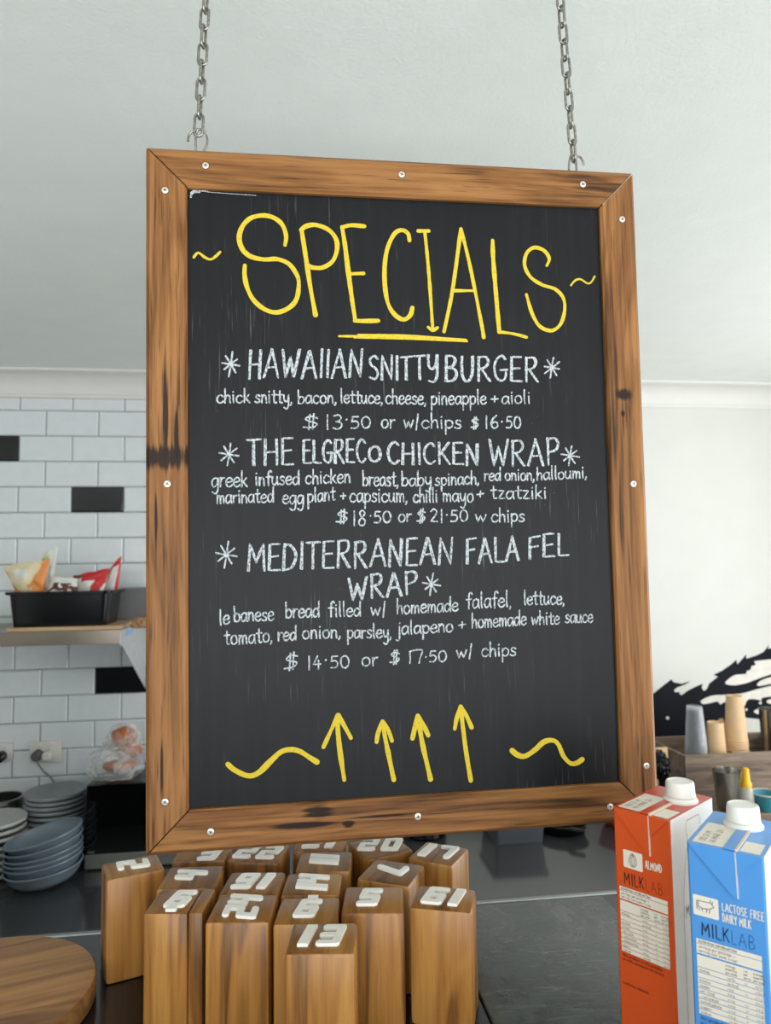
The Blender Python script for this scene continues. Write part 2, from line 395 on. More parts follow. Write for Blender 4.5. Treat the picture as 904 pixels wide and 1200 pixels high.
while zt > BZ - 0.04:
    zb = zt - PH; zz = min(zt, CZ - 0.098)
    off = 0 if row % 2 == 0 else PW / 2
    k0 = int((-2.24 - x0) / PW) - 1
    for k in range(k0, 40):
        xa = x0 + off + k * PW; xb = xa + PW
        if xb < -2.24 or xa > 0.29: continue
        mi = 2 if any(xa < bx < xb and zb < bz < zz for bx, bz in BL) else 1
        tile(max(xa, -2.24), min(xb, 0.30), zb, zz, mi)
    row += 1; zt = zb
tag(b.build('wall_tiles', ['grout', 'tile', 'btile'], recalc=True), kind='structure')
# mural painted on the right of the back wall
def onwall(x, y, lift): p = ony(760 + x / 6.278, 740 + y / 6.278, WY); return Vector((p.x, WY - lift, p.z))
b = MB()
def mural_poly(pts, lift, mi, sm=True):
    b.mi = mi; q = crom(pts, 4, True) if sm else pts
    b.prism([onwall(p[0], p[1], lift) for p in q], Vector((0, -0.0006, 0)))
top = [(20, 470), (60, 438), (120, 390), (170, 352), (186, 372), (245, 385), (312, 364), (268, 392), (214, 412), (192, 428), (194, 446), (231, 446), (231, 460), (246, 468), (290, 436), (340, 410), (402, 384), (393, 412), (408, 437), (428, 428), (450, 382), (512, 334), (482, 318), (540, 290), (600, 250), (650, 208), (656, 242), (722, 168), (722, 200), (800, 175), (850, 150), (888, 98), (880, 126), (960, 120), (1050, 70), (1050, 600), (880, 602), (815, 645), (700, 632), (690, 840), (20, 840)]
mural_poly(top, 0.0001, 0, False)
for pts in ([(566, 378), (590, 350), (640, 320), (716, 312), (724, 292), (752, 280), (760, 256), (790, 244), (780, 222), (812, 214), (1000, 205), (1040, 280), (904, 315), (800, 350), (720, 380), (640, 395), (590, 392)],
            [(800, 390), (830, 360), (904, 335), (1030, 310), (1030, 370), (900, 385), (820, 400)],
            [(386, 512), (420, 490), (480, 470), (560, 466), (690, 455), (800, 425), (904, 400), (1030, 380), (1030, 465), (904, 478), (835, 490), (832, 510), (800, 500), (735, 500), (706, 548), (690, 520), (600, 520), (560, 520), (530, 536), (508, 515), (440, 530), (398, 532)],
            [(130, 632), (142, 624), (154, 634), (146, 648), (134, 644)], [(712, 572), (724, 566), (730, 576), (720, 584)], [(812, 524), (826, 516), (836, 526), (824, 536)],
            [(870, 515), (904, 496), (1020, 480), (1020, 530), (904, 533)], [(776, 588), (800, 572), (830, 568), (826, 604), (800, 606)]):
    mural_poly(pts, 0.0008, 1)
o = b.build('wave_mural', ['mural', 'mural_w']); tag(o, 'black breaking wave mural painted on the white back wall behind the cup crate', 'mural')

# ------------------------------------------------------------------ back bench
BY = 2.285
b = MB(); b.box((-2.24, BY, BZ - 0.045), (2.64, WY - 0.009, BZ), 0.004); o = b.build('back_bench', ['bench'])
tag(o, 'long dark stone bench top running along the tiled back wall', 'bench')
b = MB(); b.box((-2.24, BY - .003, BZ - .010), (2.64, BY + .002, BZ - .001), .001); b.build('front_edge', 'benchedge', o)  # added pale strip paints the highlight along the bench front edge
b = MB(); b.box((-2.23, BY + 0.05, 0.0), (2.63, WY - 0.01, BZ - 0.045)); d = b.build('cabinet_front', 'cab', o)

# ------------------------------------------------------------------ front counter
KZ, KY = 1.524, 1.030
b = MB(); b.box((-1.6, -0.2, 0.0), (1.5, KY - 0.02, KZ - 0.03)); b.mi = 1; b.box((-1.6, -0.22, KZ - 0.03), (1.5, KY - 0.004, KZ), 0.001)
o = b.build('servery_counter', ['cab', 'counter']); tag(o, 'glossy black servery counter under the table number blocks', 'counter')
b = MB(); b.box((-1.6, KY - 0.004, KZ - 0.03), (1.5, KY, KZ + 0.0004), 0.0006); b.build('edge_strip', 'alu', o)  # added pale strip stands in for the reflection along the counter's rear edge
p2, p3 = onz(697, 1044, KZ), onz(725, 1075, KZ)
b = MB(); b.box((0.205, 0.45, KZ), (0.436, 1.014, KZ + 0.005), 0.0025, 2); o = b.build('slab', 'slab', smooth=40); o.name = 'slate_tray'
tag(o, 'scratched matte black slab lying on the counter between number blocks and milk cartons', 'tray')

# ------------------------------------------------------------------ stroke alphabet (pen paths, baseline 0)
G = {}
def g(ch, wd, *st): G[ch] = (wd, st)
S_, C_ = 's', 'c'     # straight or curved path
g('a', .85, (C_, [(.74, .82), (.5, 1), (.16, .82), (.05, .4), (.2, .04), (.45, .06), (.7, .4), (.77, .92)]), (C_, [(.77, .95), (.76, .4), (.86, 0)]))
g('b', .85, (S_, [(.08, 2), (.1, 1), (.1, .02)]), (C_, [(.12, .6), (.4, .96), (.74, .8), (.8, .35), (.55, .02), (.26, .04), (.12, .2)]))
g('c', .78, (C_, [(.74, .8), (.5, 1), (.2, .85), (.05, .45), (.2, .08), (.5, 0), (.78, .2)]))
g('d', .86, (C_, [(.72, .75), (.45, .98), (.12, .75), (.05, .35), (.25, .02), (.5, .1), (.72, .5)]), (S_, [(.78, 2), (.76, 1), (.8, 0)]))
g('e', .8, (C_, [(.08, .48), (.4, .52), (.72, .62), (.68, .9), (.42, 1), (.12, .75), (.06, .35), (.25, .03), (.55, .02), (.8, .22)]))
g('f', .66, (C_, [(.74, 1.75), (.58, 1.98), (.38, 1.75), (.34, 1), (.34, -.05)]), (S_, [(.04, 1), (.64, 1.06)]))
g('g', .84, (C_, [(.74, .82), (.5, 1), (.16, .82), (.05, .4), (.2, .04), (.45, .06), (.7, .4), (.77, .92)]), (C_, [(.77, .95), (.79, 0), (.7, -.7), (.4, -.95), (.1, -.7)]))
g('h', .8, (S_, [(.1, 2), (.1, 0)]), (C_, [(.1, .5), (.35, .95), (.62, .85), (.68, .4), (.72, 0)]))
g('i', .36, (C_, [(.15, 1), (.17, .4), (.2, 0)]), (S_, [(.15, 1.48), (.18, 1.56)]))
g('j', .46, (C_, [(.32, 1), (.33, -.45), (.2, -.9), (-.05, -.75)]), (S_, [(.34, 1.48), (.37, 1.56)]))
g('k', .76, (S_, [(.1, 2), (.1, 0)]), (S_, [(.64, .98), (.14, .42)]), (S_, [(.26, .55), (.72, 0)]))
g('l', .36, (C_, [(.14, 2), (.15, .5), (.22, 0)]))
g('m', 1.1, (S_, [(.1, 1), (.1, 0)]), (C_, [(.1, .55), (.3, .95), (.5, .8), (.53, 0)]), (C_, [(.53, .55), (.74, .95), (.94, .8), (1.0, 0)]))
g('n', .8, (S_, [(.1, 1), (.1, 0)]), (C_, [(.1, .55), (.35, .97), (.6, .85), (.67, .4), (.7, 0)]))
g('o', .82, (C_, [(.45, 1), (.15, .85), (.05, .45), (.2, .06), (.45, 0), (.72, .2), (.76, .6), (.62, .92), (.42, 1)]))
g('p', .84, (S_, [(.1, 1), (.12, -.9)]), (C_, [(.1, .7), (.4, 1), (.75, .8), (.75, .3), (.45, .02), (.14, .2)]))
g('r', .62, (S_, [(.1, 1), (.12, 0)]), (C_, [(.12, .5), (.3, .9), (.6, .95)]))
g('s', .7, (C_, [(.64, .85), (.4, 1), (.15, .82), (.25, .58), (.55, .42), (.62, .15), (.35, 0), (.05, .12)]))
g('t', .66, (C_, [(.33, 1.7), (.33, .3), (.44, .02), (.64, .05)]), (S_, [(.03, 1.05), (.64, 1.1)]))
g('u', .86, (C_, [(.08, 1), (.08, .35), (.3, .02), (.55, .15), (.68, .6), (.7, 1)]), (C_, [(.7, 1), (.72, .3), (.82, 0)]))
g('v', .7, (S_, [(.05, 1), (.35, 0), (.66, 1)]))
g('w', 1.02, (S_, [(.05, 1), (.25, .02), (.48, .85), (.7, .02), (.97, 1)]))
g('x', .7, (S_, [(.05, 1), (.65, 0)]), (S_, [(.65, 1), (.05, 0)]))
g('y', .82, (C_, [(.08, 1), (.12, .45), (.35, .15), (.6, .35), (.7, 1)]), (C_, [(.72, 1), (.7, -.4), (.45, -.95), (.12, -.75)]))
g('z', .76, (S_, [(.08, 1), (.65, 1), (.08, 0), (.72, .02)]))
g('A', .76, (S_, [(.0, 0), (.34, 1)]), (S_, [(.34, 1), (.72, 0)]), (S_, [(.14, .36), (.58, .38)]))
g('B', .66, (S_, [(.05, 1), (.05, 0)]), (C_, [(.05, 1), (.4, .97), (.5, .78), (.35, .58), (.05, .53)]), (C_, [(.05, .53), (.45, .48), (.57, .25), (.4, .04), (.05, 0)]))
g('C', .66, (C_, [(.58, .85), (.38, 1), (.12, .82), (.02, .5), (.12, .15), (.36, 0), (.6, .15)]))
g('D', .68, (S_, [(.05, 1), (.05, 0)]), (C_, [(.05, 1), (.35, .95), (.58, .7), (.6, .4), (.42, .1), (.05, 0)]))
g('E', .6, (S_, [(.5, 1), (.05, 1), (.05, 0), (.54, 0)]), (S_, [(.05, .52), (.44, .54)]))
g('F', .58, (S_, [(.52, 1), (.05, .98), (.05, 0)]), (S_, [(.05, .52), (.42, .55)]))
g('G', .72, (C_, [(.58, .85), (.38, 1), (.12, .82), (.02, .5), (.12, .15), (.36, 0), (.56, .12), (.6, .42)]), (S_, [(.34, .42), (.66, .44)]))
g('H', .7, (S_, [(.06, 1), (.05, 0)]), (S_, [(.58, 1), (.6, 0)]), (S_, [(.05, .5), (.6, .52)]))
g('I', .22, (S_, [(.1, 1), (.11, 0)]))
g('K', .68, (S_, [(.06, 1), (.06, 0)]), (S_, [(.58, 1), (.08, .42)]), (S_, [(.2, .55), (.62, 0)]))
g('L', .56, (S_, [(.06, 1), (.06, .02), (.52, 0)]))
g('M', .9, (S_, [(.05, 0), (.1, 1), (.42, .3), (.74, 1), (.82, 0)]))
g('N', .72, (S_, [(.05, 0), (.06, 1), (.6, 0), (.62, 1)]))
g('O', .74, (C_, [(.36, 1), (.12, .85), (.03, .5), (.12, .12), (.36, 0), (.6, .15), (.68, .5), (.58, .86), (.34, 1)]))
g('P', .64, (S_, [(.06, 1), (.08, 0)]), (C_, [(.04, .96), (.4, 1), (.56, .8), (.46, .56), (.08, .46)]))
g('Q', .74, (C_, [(.36, 1), (.12, .85), (.03, .5), (.12, .12), (.36, 0), (.6, .15), (.68, .5), (.58, .86), (.34, 1)]), (S_, [(.45, .25), (.7, -.05)]))
g('J', .5, (C_, [(.4, 1), (.4, .2), (.2, 0), (.02, .15)]))
g('R', .7, (S_, [(.06, 1), (.06, 0)]), (C_, [(.04, .98), (.42, 1), (.54, .8), (.42, .58), (.08, .5)]), (S_, [(.2, .5), (.62, 0)]))
g('S', .62, (C_, [(.54, .86), (.34, 1), (.1, .86), (.14, .62), (.42, .45), (.54, .22), (.36, .01), (.06, .1)]))
g('T', .66, (S_, [(.0, .98), (.62, 1)]), (S_, [(.3, .98), (.32, 0)]))
g('U', .7, (C_, [(.05, 1), (.06, .35), (.2, .04), (.42, .04), (.58, .35), (.6, 1)]))
g('V', .7, (S_, [(.04, 1), (.34, 0), (.64, 1)]))
g('W', .98, (S_, [(.04, 1), (.26, 0), (.46, .75), (.68, 0), (.92, 1)]))
g('Y', .64, (S_, [(.04, 1), (.3, .5)]), (S_, [(.58, 1), (.3, .5), (.3, 0)]))
g('y_cap', .64, (C_, [(.04, 1), (.08, .55), (.28, .4), (.5, .6), (.56, 1)]), (C_, [(.57, 1), (.56, .2), (.4, -.14), (.1, -.1)]))
g('0', .66, (C_, [(.32, 1), (.1, .85), (.03, .5), (.12, .12), (.32, 0), (.52, .15), (.6, .5), (.5, .86), (.3, 1)]))
g('1', .3, (S_, [(.14, 1), (.15, 0)]))
g('2', .62, (C_, [(.08, .8), (.28, 1), (.5, .85), (.44, .55), (.08, .02)]), (S_, [(.08, .02), (.56, .02)]))
g('3', .6, (C_, [(.08, .92), (.34, 1), (.5, .8), (.38, .58), (.22, .54)]), (C_, [(.22, .54), (.46, .45), (.54, .22), (.34, 0), (.06, .08)]))
g('4', .64, (S_, [(.34, 1), (.05, .38), (.56, .38)]), (S_, [(.42, .66), (.42, 0)]))
g('5', .62, (S_, [(.52, 1), (.14, 1), (.1, .58)]), (C_, [(.1, .58), (.38, .62), (.55, .36), (.4, .05), (.06, .04)]))
g('6', .62, (C_, [(.44, 1), (.16, .7), (.06, .3), (.26, 0), (.5, .14), (.5, .4), (.3, .5), (.08, .34)]))
g('7', .58, (S_, [(.04, .98), (.52, 1), (.5, .9)]), (C_, [(.52, 1), (.36, .5), (.28, 0)]))
g('7h', .6, (S_, [(.08, .0), (.08, .9)]), (C_, [(.08, .9), (.3, 1), (.54, .96), (.48, .5), (.42, 0)]))
g('8', .62, (C_, [(.48, .84), (.3, 1), (.12, .82), (.26, .55), (.5, .3), (.4, .02), (.14, .04), (.06, .26), (.26, .52), (.46, .72), (.48, .84)]))
g('9', .6, (C_, [(.5, .8), (.28, 1), (.06, .78), (.2, .52), (.44, .6), (.52, .86), (.48, .3), (.4, 0)]))
g('+', .8, (S_, [(.06, .5), (.7, .54)]), (S_, [(.4, .86), (.37, .14)]))
g(',', .3, (C_, [(.14, .1), (.12, -.12), (.02, -.3)]))
g('.', .3, (S_, [(.12, .45), (.16, .48)]))
g('-', .5, (S_, [(.06, .5), (.44, .5)])); g(':', .3, (S_, [(.12, .1), (.14, .12)]), (S_, [(.12, .7), (.14, .72)])); g('%', .7, (S_, [(.1, 0), (.6, 1)])); g('(', .3, (C_, [(.24, 1), (.1, .5), (.24, 0)])); g(')', .3, (C_, [(.06, 1), (.2, .5), (.06, 0)]))
g('/', .4, (S_, [(.2, 1.8), (.18, -.3)]))
g('|', .5, (S_, [(.3, 1.9), (.12, -.25)]))
g('$', .8, (C_, [(.68, .78), (.36, .92), (.12, .72), (.4, .52), (.66, .36), (.5, .1), (.02, .12)]), (S_, [(.34, 1.08), (.28, -.1)]), (S_, [(.52, 1.12), (.46, -.08)]))
g('*', 1.0, (S_, [(.5, 1), (.5, 0)]), (S_, [(.0, .52), (1.0, .5)]), (S_, [(.12, .86), (.86, .12)]), (S_, [(.14, .12), (.88, .9)]))
def glyphs(text): return ['y_cap' if c == '^' else '7h' if c == '&' else c for c in text]
def layout(text, space=0.12, jit=0.0):
    x = 0; out = []
    for c in glyphs(text):
        if c == ' ': x += 0.5; continue
        wd, st = G[c]
        dy = random.uniform(-jit, jit); k = 1 + random.uniform(-jit, jit)
        for flag, pts in st:
            q = [(x + p[0], ((1 + (p[1] - 1) * .80 if p[1] > 1 else p[1] * .80 if p[1] < 0 else p[1]) + dy) * k) for p in pts]
            if flag == 'c': q = [(v.x, v.y) for v in crom(q, 5)]
            elif len(q) == 2:
                m_ = ((q[0][0] + q[1][0]) / 2 + random.uniform(-jit, jit) * .4, (q[0][1] + q[1][1]) / 2); q = [q[0], m_, q[1]]
            else:
                r_ = [q[0]]
                for a, c2 in zip(q, q[1:]): r_ += [((a[0] * 2 + c2[0]) / 3, (a[1] * 2 + c2[1]) / 3), ((a[0] + c2[0] * 2) / 3, (a[1] + c2[1] * 2) / 3), c2]
                q = r_
            out.append(q)
        x += wd + space
    return out, x - space

# ------------------------------------------------------------------ the menu board
BW, BH, RW, TH = 0.600, 0.805, 0.0465, 0.024
b0 = Vector((-0.1636, 0.8381, 2.4886)); bx = Vector((1.0, -0.0009, 0.0064)).normalized(); bz = -Vector((0.0065, 0.0127, -0.9999)); bz = (bz - bx * bz.dot(bx)).normalized()
by = bz.cross(bx)
board = empty('menu_board')
mw = Matrix((bx, by, bz)).transposed().to_4x4(); base = b0 + bx * (BW / 2) - bz * BH
board.matrix_world = Matrix.Translation(base) @ mw
tag(board, 'timber framed black menu board with handwritten specials hanging on two chains', 'menu board')
MWI = (Matrix.Translation(base) @ mw).inverted()
PY = 0.0075                                             # board face lies this far behind the front of the frame
def onboard(px, py, depth=PY):
    o_ = MWI @ CAM; d_ = (MWI.to_3x3() @ ray(px, py)); k = (depth - o_.y) / d_.y; return o_ + d_ * k
prof = [(0, .0045), (.0045, 0), (RW - .003, 0), (RW, .003), (RW, .012), (RW - .004, TH), (0, TH)]
def rail(L, mat, ang, loc, name='frame_rail'):
    b = MB(); gap = 0.0009
    A = [b.bm.verts.new((c + gap, y, -c)) for c, y in prof]; B = [b.bm.verts.new((L - c - gap, y, -c)) for c, y in prof]
    n = len(A)
    for i in range(n): b.bm.faces.new([A[i], A[(i + 1) % n], B[(i + 1) % n], B[i]])
    b.bm.faces.new(A); b.bm.faces.new(B)
    return b.build(name, mat, board, loc=loc, rot=(0, ang, 0))
rail(BW, 'rail_top', 0, (-BW / 2, 0, BH))
rail(BH, 'rail_right', R(90), (BW / 2, 0, BH))
rail(BW, 'rail_bottom', R(180), (BW / 2, 0, 0))
rail(BH, 'rail_left', R(-90), (-BW / 2, 0, 0))
b = MB(); b.box((-BW / 2 + RW - .006, PY, RW - .006), (BW / 2 - RW + .006, PY + .009, BH - RW + .006)); b.build('blackboard_panel', 'board', board)
# screws: pan heads with a cross recess
sm = None
for (px, py) in ((241, 194), (471, 204.5), (683.5, 216), (193.5, 223), (729.5, 257), (196, 567), (743, 567), (193.5, 940), (758, 897.5), (247, 975), (490, 957), (715.5, 945.5)):
    p = onboard(px, py, 0)
    if sm is None:
        b = MB(); rs = 0.0040
        b.lathe([(0, .0009), (rs * .55, .0009), (rs * .92, .0005), (rs, .0)], 20)
        b.mi = 1
        for a in (0, 90):
            c_, s_ = math.cos(R(a)), math.sin(R(a)); hw, hl = .00042, .0021
            b.flat([Vector((c_ * u - s_ * v_, s_ * u + c_ * v_, .00096)) for u, v_ in ((-hl, -hw), (hl, -hw), (hl, hw), (-hl, hw))])
        b.mi = 2; b.lathe([(rs, 0.0001), (rs * 1.2, 0.0001)], 20)
        s = b.build('screw', ['screw', 'dark', 'ink_brown'], board, recalc=False); sm = s
        for f in s.data.polygons: pass
    else:
        s = sm.copy(); COL.objects.link(s); s.parent = board
    s.location = p; s.rotation_euler = (R(90), random.uniform(0, 1.5), 0)
# handwriting ------------------------------------------------
PX = 0.00102
def on(x, y, lift): 
    p = onboard(x, y); p.y = PY - 0.0002 - lift; return p
line_no = [0]
def strokes(lines, mat, name, label):
    b = MB()
    for pts, wpx in lines:
        q = [onboard(p[0], p[1]) for p in pts]; q = [(v.x, v.z) for v in q]
        b.ribbon(q, wpx * PX, lambda x, y, lift: Vector((x, PY - 0.0002 - lift, y)))
    o = b.build(name, mat, board, recalc=False); o['label'] = label
    for poly in o.data.polygons: pass
    return o
def word(out, text, xa, xb, ya, yb, unit, wpx, slant=0.0, jit=0.03):
    st, tw = layout(text, jit=jit)
    for q in st:
        pts = []
        for (x, y) in q:
            f = x / tw; px = xa + (xb - xa) * f + slant * y * unit; py = ya + (yb - ya) * f - y * unit
            pts.append((px, py))
        if wpx > 3:
            d1, d2 = random.uniform(-.9, .9), random.uniform(-.5, .5)
            out.append(([(a + .55, b_ + .1) for a, b_ in pts], wpx * .72)); out.append(([(a - .6 + d1 * i_ / max(1, len(pts) - 1), b_ + d2) for i_, (a, b_) in enumerate(pts)], wpx * .66))
        else: out.append((pts, wpx * random.uniform(.90, 1.06)))
def tr(pts, ox, oy, s, smooth=True):
    q = [(ox + x / s, oy + y / s) for x, y in pts]
    if smooth: return [(v.x, v.y) for v in crom(q, 8)]
    r_ = [q[0]]
    for a, c2 in zip(q, q[1:]):
        for k in range(1, 7): r_.append((a[0] + (c2[0] - a[0]) * k / 6, a[1] + (c2[1] - a[1]) * k / 6))
    return r_
A_ = (210, 210, 3.477); B_ = (450, 210, 3.229); D_ = (230, 680, 3.616); E_ = (460, 680, 3.348)
W1 = 6.1
T = []
T.append((tr([(432, 268), (436, 230), (420, 185), (385, 157), (340, 148), (290, 160), (257, 195), (245, 240), (258, 285), (292, 315), (345, 327), (400, 326), (448, 346), (480, 390), (488, 430), (478, 490), (445, 526), (395, 543), (345, 528), (302, 490), (277, 440), (267, 390), (268, 352)], *A_), W1))
T.append((tr([(499, 205), (520, 340), (535, 440), (556, 553)], *A_), W1)); T.append((tr([(497, 207), (520, 191), (560, 187), (610, 207), (640, 245), (643, 290), (625, 335), (585, 360), (545, 360), (524, 352)], *A_), W1))
T.append((tr([(755, 192), (700, 188), (664, 197)], *A_), W1)); T.append((tr([(664, 195), (675, 260), (690, 380), (705, 490), (718, 575)], *A_), W1)); T.append((tr([(716, 577), (760, 578), (812, 577)], *A_), W1 * .9)); T.append((tr([(690, 386), (752, 384)], *A_, False), W1 * .75))
T.append((tr([(97, 232), (92, 207), (70, 193), (42, 205), (16, 255), (4, 320), (4, 400), (16, 470), (42, 513), (75, 531), (100, 515), (108, 487)], *B_), W1))
T.append((tr([(130, 196), (170, 196)], *B_, False), W1)); T.append((tr([(155, 197), (170, 350), (185, 565)], *B_), W1 * .75)); T.append((tr([(168, 560), (185, 572), (203, 562)], *B_), W1 * .7))
T.append((tr([(228, 577), (260, 420), (292, 188)], *B_), W1 * .85)); T.append((tr([(292, 188), (320, 300), (345, 420), (372, 560), (378, 597)], *B_), W1 * .85)); T.append((tr([(372, 555), (378, 598)], *B_, False), W1)); T.append((tr([(262, 422), (340, 422)], *B_, False), W1 * .7))
T.append((tr([(412, 232), (414, 300), (426, 450), (437, 578)], *B_), W1)); T.append((tr([(437, 578), (490, 585), (540, 598)], *B_), W1 * .7))
T.append((tr([(617, 327), (626, 300), (606, 270), (570, 259), (541, 280), (533, 325), (555, 370), (600, 400), (650, 417), (680, 452), (684, 500), (668, 550), (635, 573), (592, 558), (562, 510), (540, 437)], *B_), W1 * .8))
T.append((tr([(397.5, 394), (450, 394.5), (500, 396.5), (547, 399)], 0, 0, 1), 3.2)); T.append((tr([(420, 392.2), (480, 393.2), (546, 398)], 0, 0, 1), 2.2)); T.append((tr([(415, 396), (480, 397.5), (548, 400.5)], 0, 0, 1), 1.6))
T.append((tr([(60, 318), (78, 300), (104, 318), (128, 327), (150, 314), (167, 297)], *A_), 3.6)); T.append((tr([(708, 402), (725, 383), (745, 379), (770, 394), (785, 390), (798, 368)], *B_), 2.8))
strokes(T, 'chalky', 'heading_lettering', 'yellow heading reading SPECIALS with an underline')
def star(out, x, y, r, w=2.3):
    for a in (8, 55, 100, 146):
        k = r * random.uniform(.85, 1.15); c_, s_ = math.cos(R(a)), math.sin(R(a)); kk = k * (1.0 if a != 100 else 1.15)
        out.append(([(x - c_ * kk, y - s_ * kk * 1.15), (x + random.uniform(-.5, .5), y), (x + c_ * kk, y + s_ * kk * 1.15)], w))
H1, H2 = 3.5, 2.15
def menu(label, words, stars=()):
    o_ = []
    for wd in words: word(o_, *wd)
    for s_ in stars: star(o_, *s_)
    return strokes(o_, 'chalk', 'chalk_lettering', label)
menu('white chalk line reading HAWAIIAN SNITTY BURGER', [('HAWAIIAN', 291, 425, 444, 441.5, 33, H1, .05), ('SNITT^', 432, 514, 445, 444, 28, H1), ('BURGER', 522, 632, 447, 446.5, 29, H1)], [(270.5, 427, 10), (647, 431, 9.5)])
menu('chalk line listing the burger fillings', [('chick', 254, 293, 472.5, 471.5, 9, H2), ('snitty,', 299, 343, 472, 472.5, 9, H2), ('bacon,', 349, 395, 473, 472.5, 9, H2), ('lettuce,', 399, 449, 472, 473, 9, H2), ('cheese,', 452, 500, 473, 474, 9.5, H2), ('pineapple', 505, 570, 474, 473.5, 9.5, H2), ('+', 575, 585, 473, 473, 10, H2), ('aioli', 588, 622, 473, 473, 9, H2)])
menu('chalk prices reading $13.50 or w/chips $16.50', [('$', 355, 375, 502, 502, 16, H2), ('13', 381, 402, 503, 502.5, 17, H2), ('.', 404, 409, 500, 500, 18, H2), ('50', 411, 435, 502, 501.5, 13.5, H2), ('or', 447, 463, 501.5, 501.5, 9.5, H2), ('w|chips', 473, 541, 501.5, 502, 9.5, H2), ('$', 552, 562, 502, 501, 12, H2), ('16', 568, 585, 502, 502, 15, H2), ('.', 587, 590, 501, 501, 14, H2), ('50', 593, 611, 502, 502, 13.5, H2)])
menu('white chalk line reading THE ELGRECO CHICKEN WRAP', [('THE', 290, 345, 546, 544, 30, H1), ('ELGREC', 355, 429, 543, 542, 27, H1), ('o', 432, 447, 541, 541, 17, H1), ('CHICKEN', 454.5, 562, 544, 544.5, 25, H1), ('WRAP', 573, 656, 546, 545, 30, H1)], [(268.5, 532.5, 11), (668.5, 534, 9.5)])
menu('chalk line listing the chicken wrap fillings', [('greek', 248, 290, 570.5, 570, 10.5, H2), ('infused', 299, 351, 569, 567.5, 9.5, H2), ('chicken', 358, 411, 567, 565.5, 9.5, H2), ('breast,', 425, 467.5, 569, 569.5, 10, H2), ('baby', 470.5, 506, 569.5, 569, 9.5, H2), ('spinach,', 510, 562, 569, 567, 9, H2), ('red', 567.5, 587, 563.5, 563, 8.5, H2), ('onion,', 592, 627, 563, 563, 8.5, H2), ('halloumi,', 629, 688.5, 562.5, 560, 8.5, H2)])
menu('second chalk line listing the chicken wrap fillings', [('marinated', 254, 321, 590, 588.5, 9.5, H2), ('egg', 331, 356, 590, 590.5, 10, H2), ('plant', 360.5, 393, 589, 586, 9.5, H2), ('+', 399, 406, 586, 586, 9, H2), ('capsicum,', 410, 478, 588, 588.5, 10, H2), ('chilli', 484.5, 513, 589, 588.5, 9.5, H2), ('mayo', 519, 555, 587.5, 588, 9.5, H2), ('+', 558.5, 568, 585, 584, 10, H2), ('tzatziki', 575, 641, 584.5, 584, 9, H2)])
menu('chalk prices reading $18.50 or $21.50 w chips', [('$', 394, 409, 613, 612, 14, H2), ('18', 413, 430, 616, 615, 17.5, H2), ('.', 433, 436, 612, 612, 15, H2), ('50', 438, 459, 612.5, 612, 13.5, H2), ('or', 467, 482.5, 611.5, 611, 9, H2), ('$', 488.5, 500, 612, 611, 14, H2), ('21', 504, 520, 611.5, 612, 15, H2), ('.', 522, 526, 610, 610, 15, H2), ('50', 528, 549, 611.5, 611, 13, H2), ('w', 557, 570.5, 611.5, 611.5, 8.5, H2), ('chips', 576, 615, 611.5, 611, 9, H2)])
menu('white chalk line reading MEDITERRANEAN FALAFEL', [('MEDITERRANEAN', 290, 531, 669, 661, 31, H1, .03), ('FALA', 547, 609, 661, 657, 29, H1), ('FEL', 620, 667, 655, 650, 26, H1)], [(265.4, 650, 11)])
menu('white chalk line reading WRAP', [('WRAP', 408, 490, 704, 696, 27, H1)], [(506, 684.6, 9.5)])
menu('chalk line listing the falafel wrap fillings', [('le', 257, 269, 732.5, 731, 10, H2), ('banese', 274, 321, 728.5, 727, 10, H2), ('bread', 334.5, 374.5, 724, 723, 10, H2), ('filled', 385, 423, 722.5, 722, 9.5, H2), ('w|', 434.5, 453.5, 721.5, 721, 9.5, H2), ('homemade', 465, 537, 719.5, 716, 9.5, H2), ('falafel,', 546.5, 600, 713, 711, 10.5, H2), ('lettuce,', 614, 662, 709, 708, 9.5, H2)])
menu('second chalk line listing the falafel wrap fillings', [('tomato,', 263, 320, 755.5, 752, 10, H2), ('red', 325.5, 347.5, 751, 750, 9.5, H2), ('onion,', 354.5, 400, 748.5, 747, 9.5, H2), ('parsley,', 407, 459.5, 748, 747.5, 9.5, H2), ('jalapeno', 465, 531, 744, 740, 9.5, H2), ('+', 537, 547, 738, 737, 10, H2), ('homemade', 553, 617, 736, 732, 9.5, H2), ('white', 623, 656, 732.5, 731, 9, H2), ('sauce', 662.5, 695, 730, 729, 9, H2)])
menu('chalk prices reading $14.50 or $17.50 w/ chips', [('$', 333, 351, 786, 782, 17, H2), ('14', 360, 377, 785, 784, 15.5, H2), ('.', 380, 384, 781, 781, 16, H2), ('50', 387, 410, 783, 782, 14, H2), ('or', 424, 443.5, 780.5, 780, 10, H2), ('$', 457, 470, 778, 777, 14, H2), ('&', 478, 497, 777.5, 777, 15, H2), ('.', 498, 501, 776, 776, 14, H2), ('50', 503, 524, 776, 775, 12.5, H2), ('w|', 535, 555, 771.5, 770, 9, H2), ('chips', 564.5, 605, 769.5, 768.5, 9.5, H2)])
T = []
def arrow(shaft, head, f):
    T.append((tr(shaft, *f), 6.2)); m = len(head) // 2
    T.append((tr(head[:m + 1], *f), 5.8)); T.append((tr(head[m:], *f), 5.8))
arrow([(600, 575), (601, 640), (612, 740), (628, 845)], [(540, 706), (570, 640), (602, 572), (630, 620), (656, 668)], D_)
arrow([(790, 600), (800, 660), (820, 760), (838, 845)], [(765, 685), (771, 648), (790, 598), (812, 630), (830, 680)], D_)
arrow([(100, 535), (118, 640), (135, 715), (150, 780)], [(79, 620), (88, 580), (100, 532), (120, 565), (141, 608)], E_)
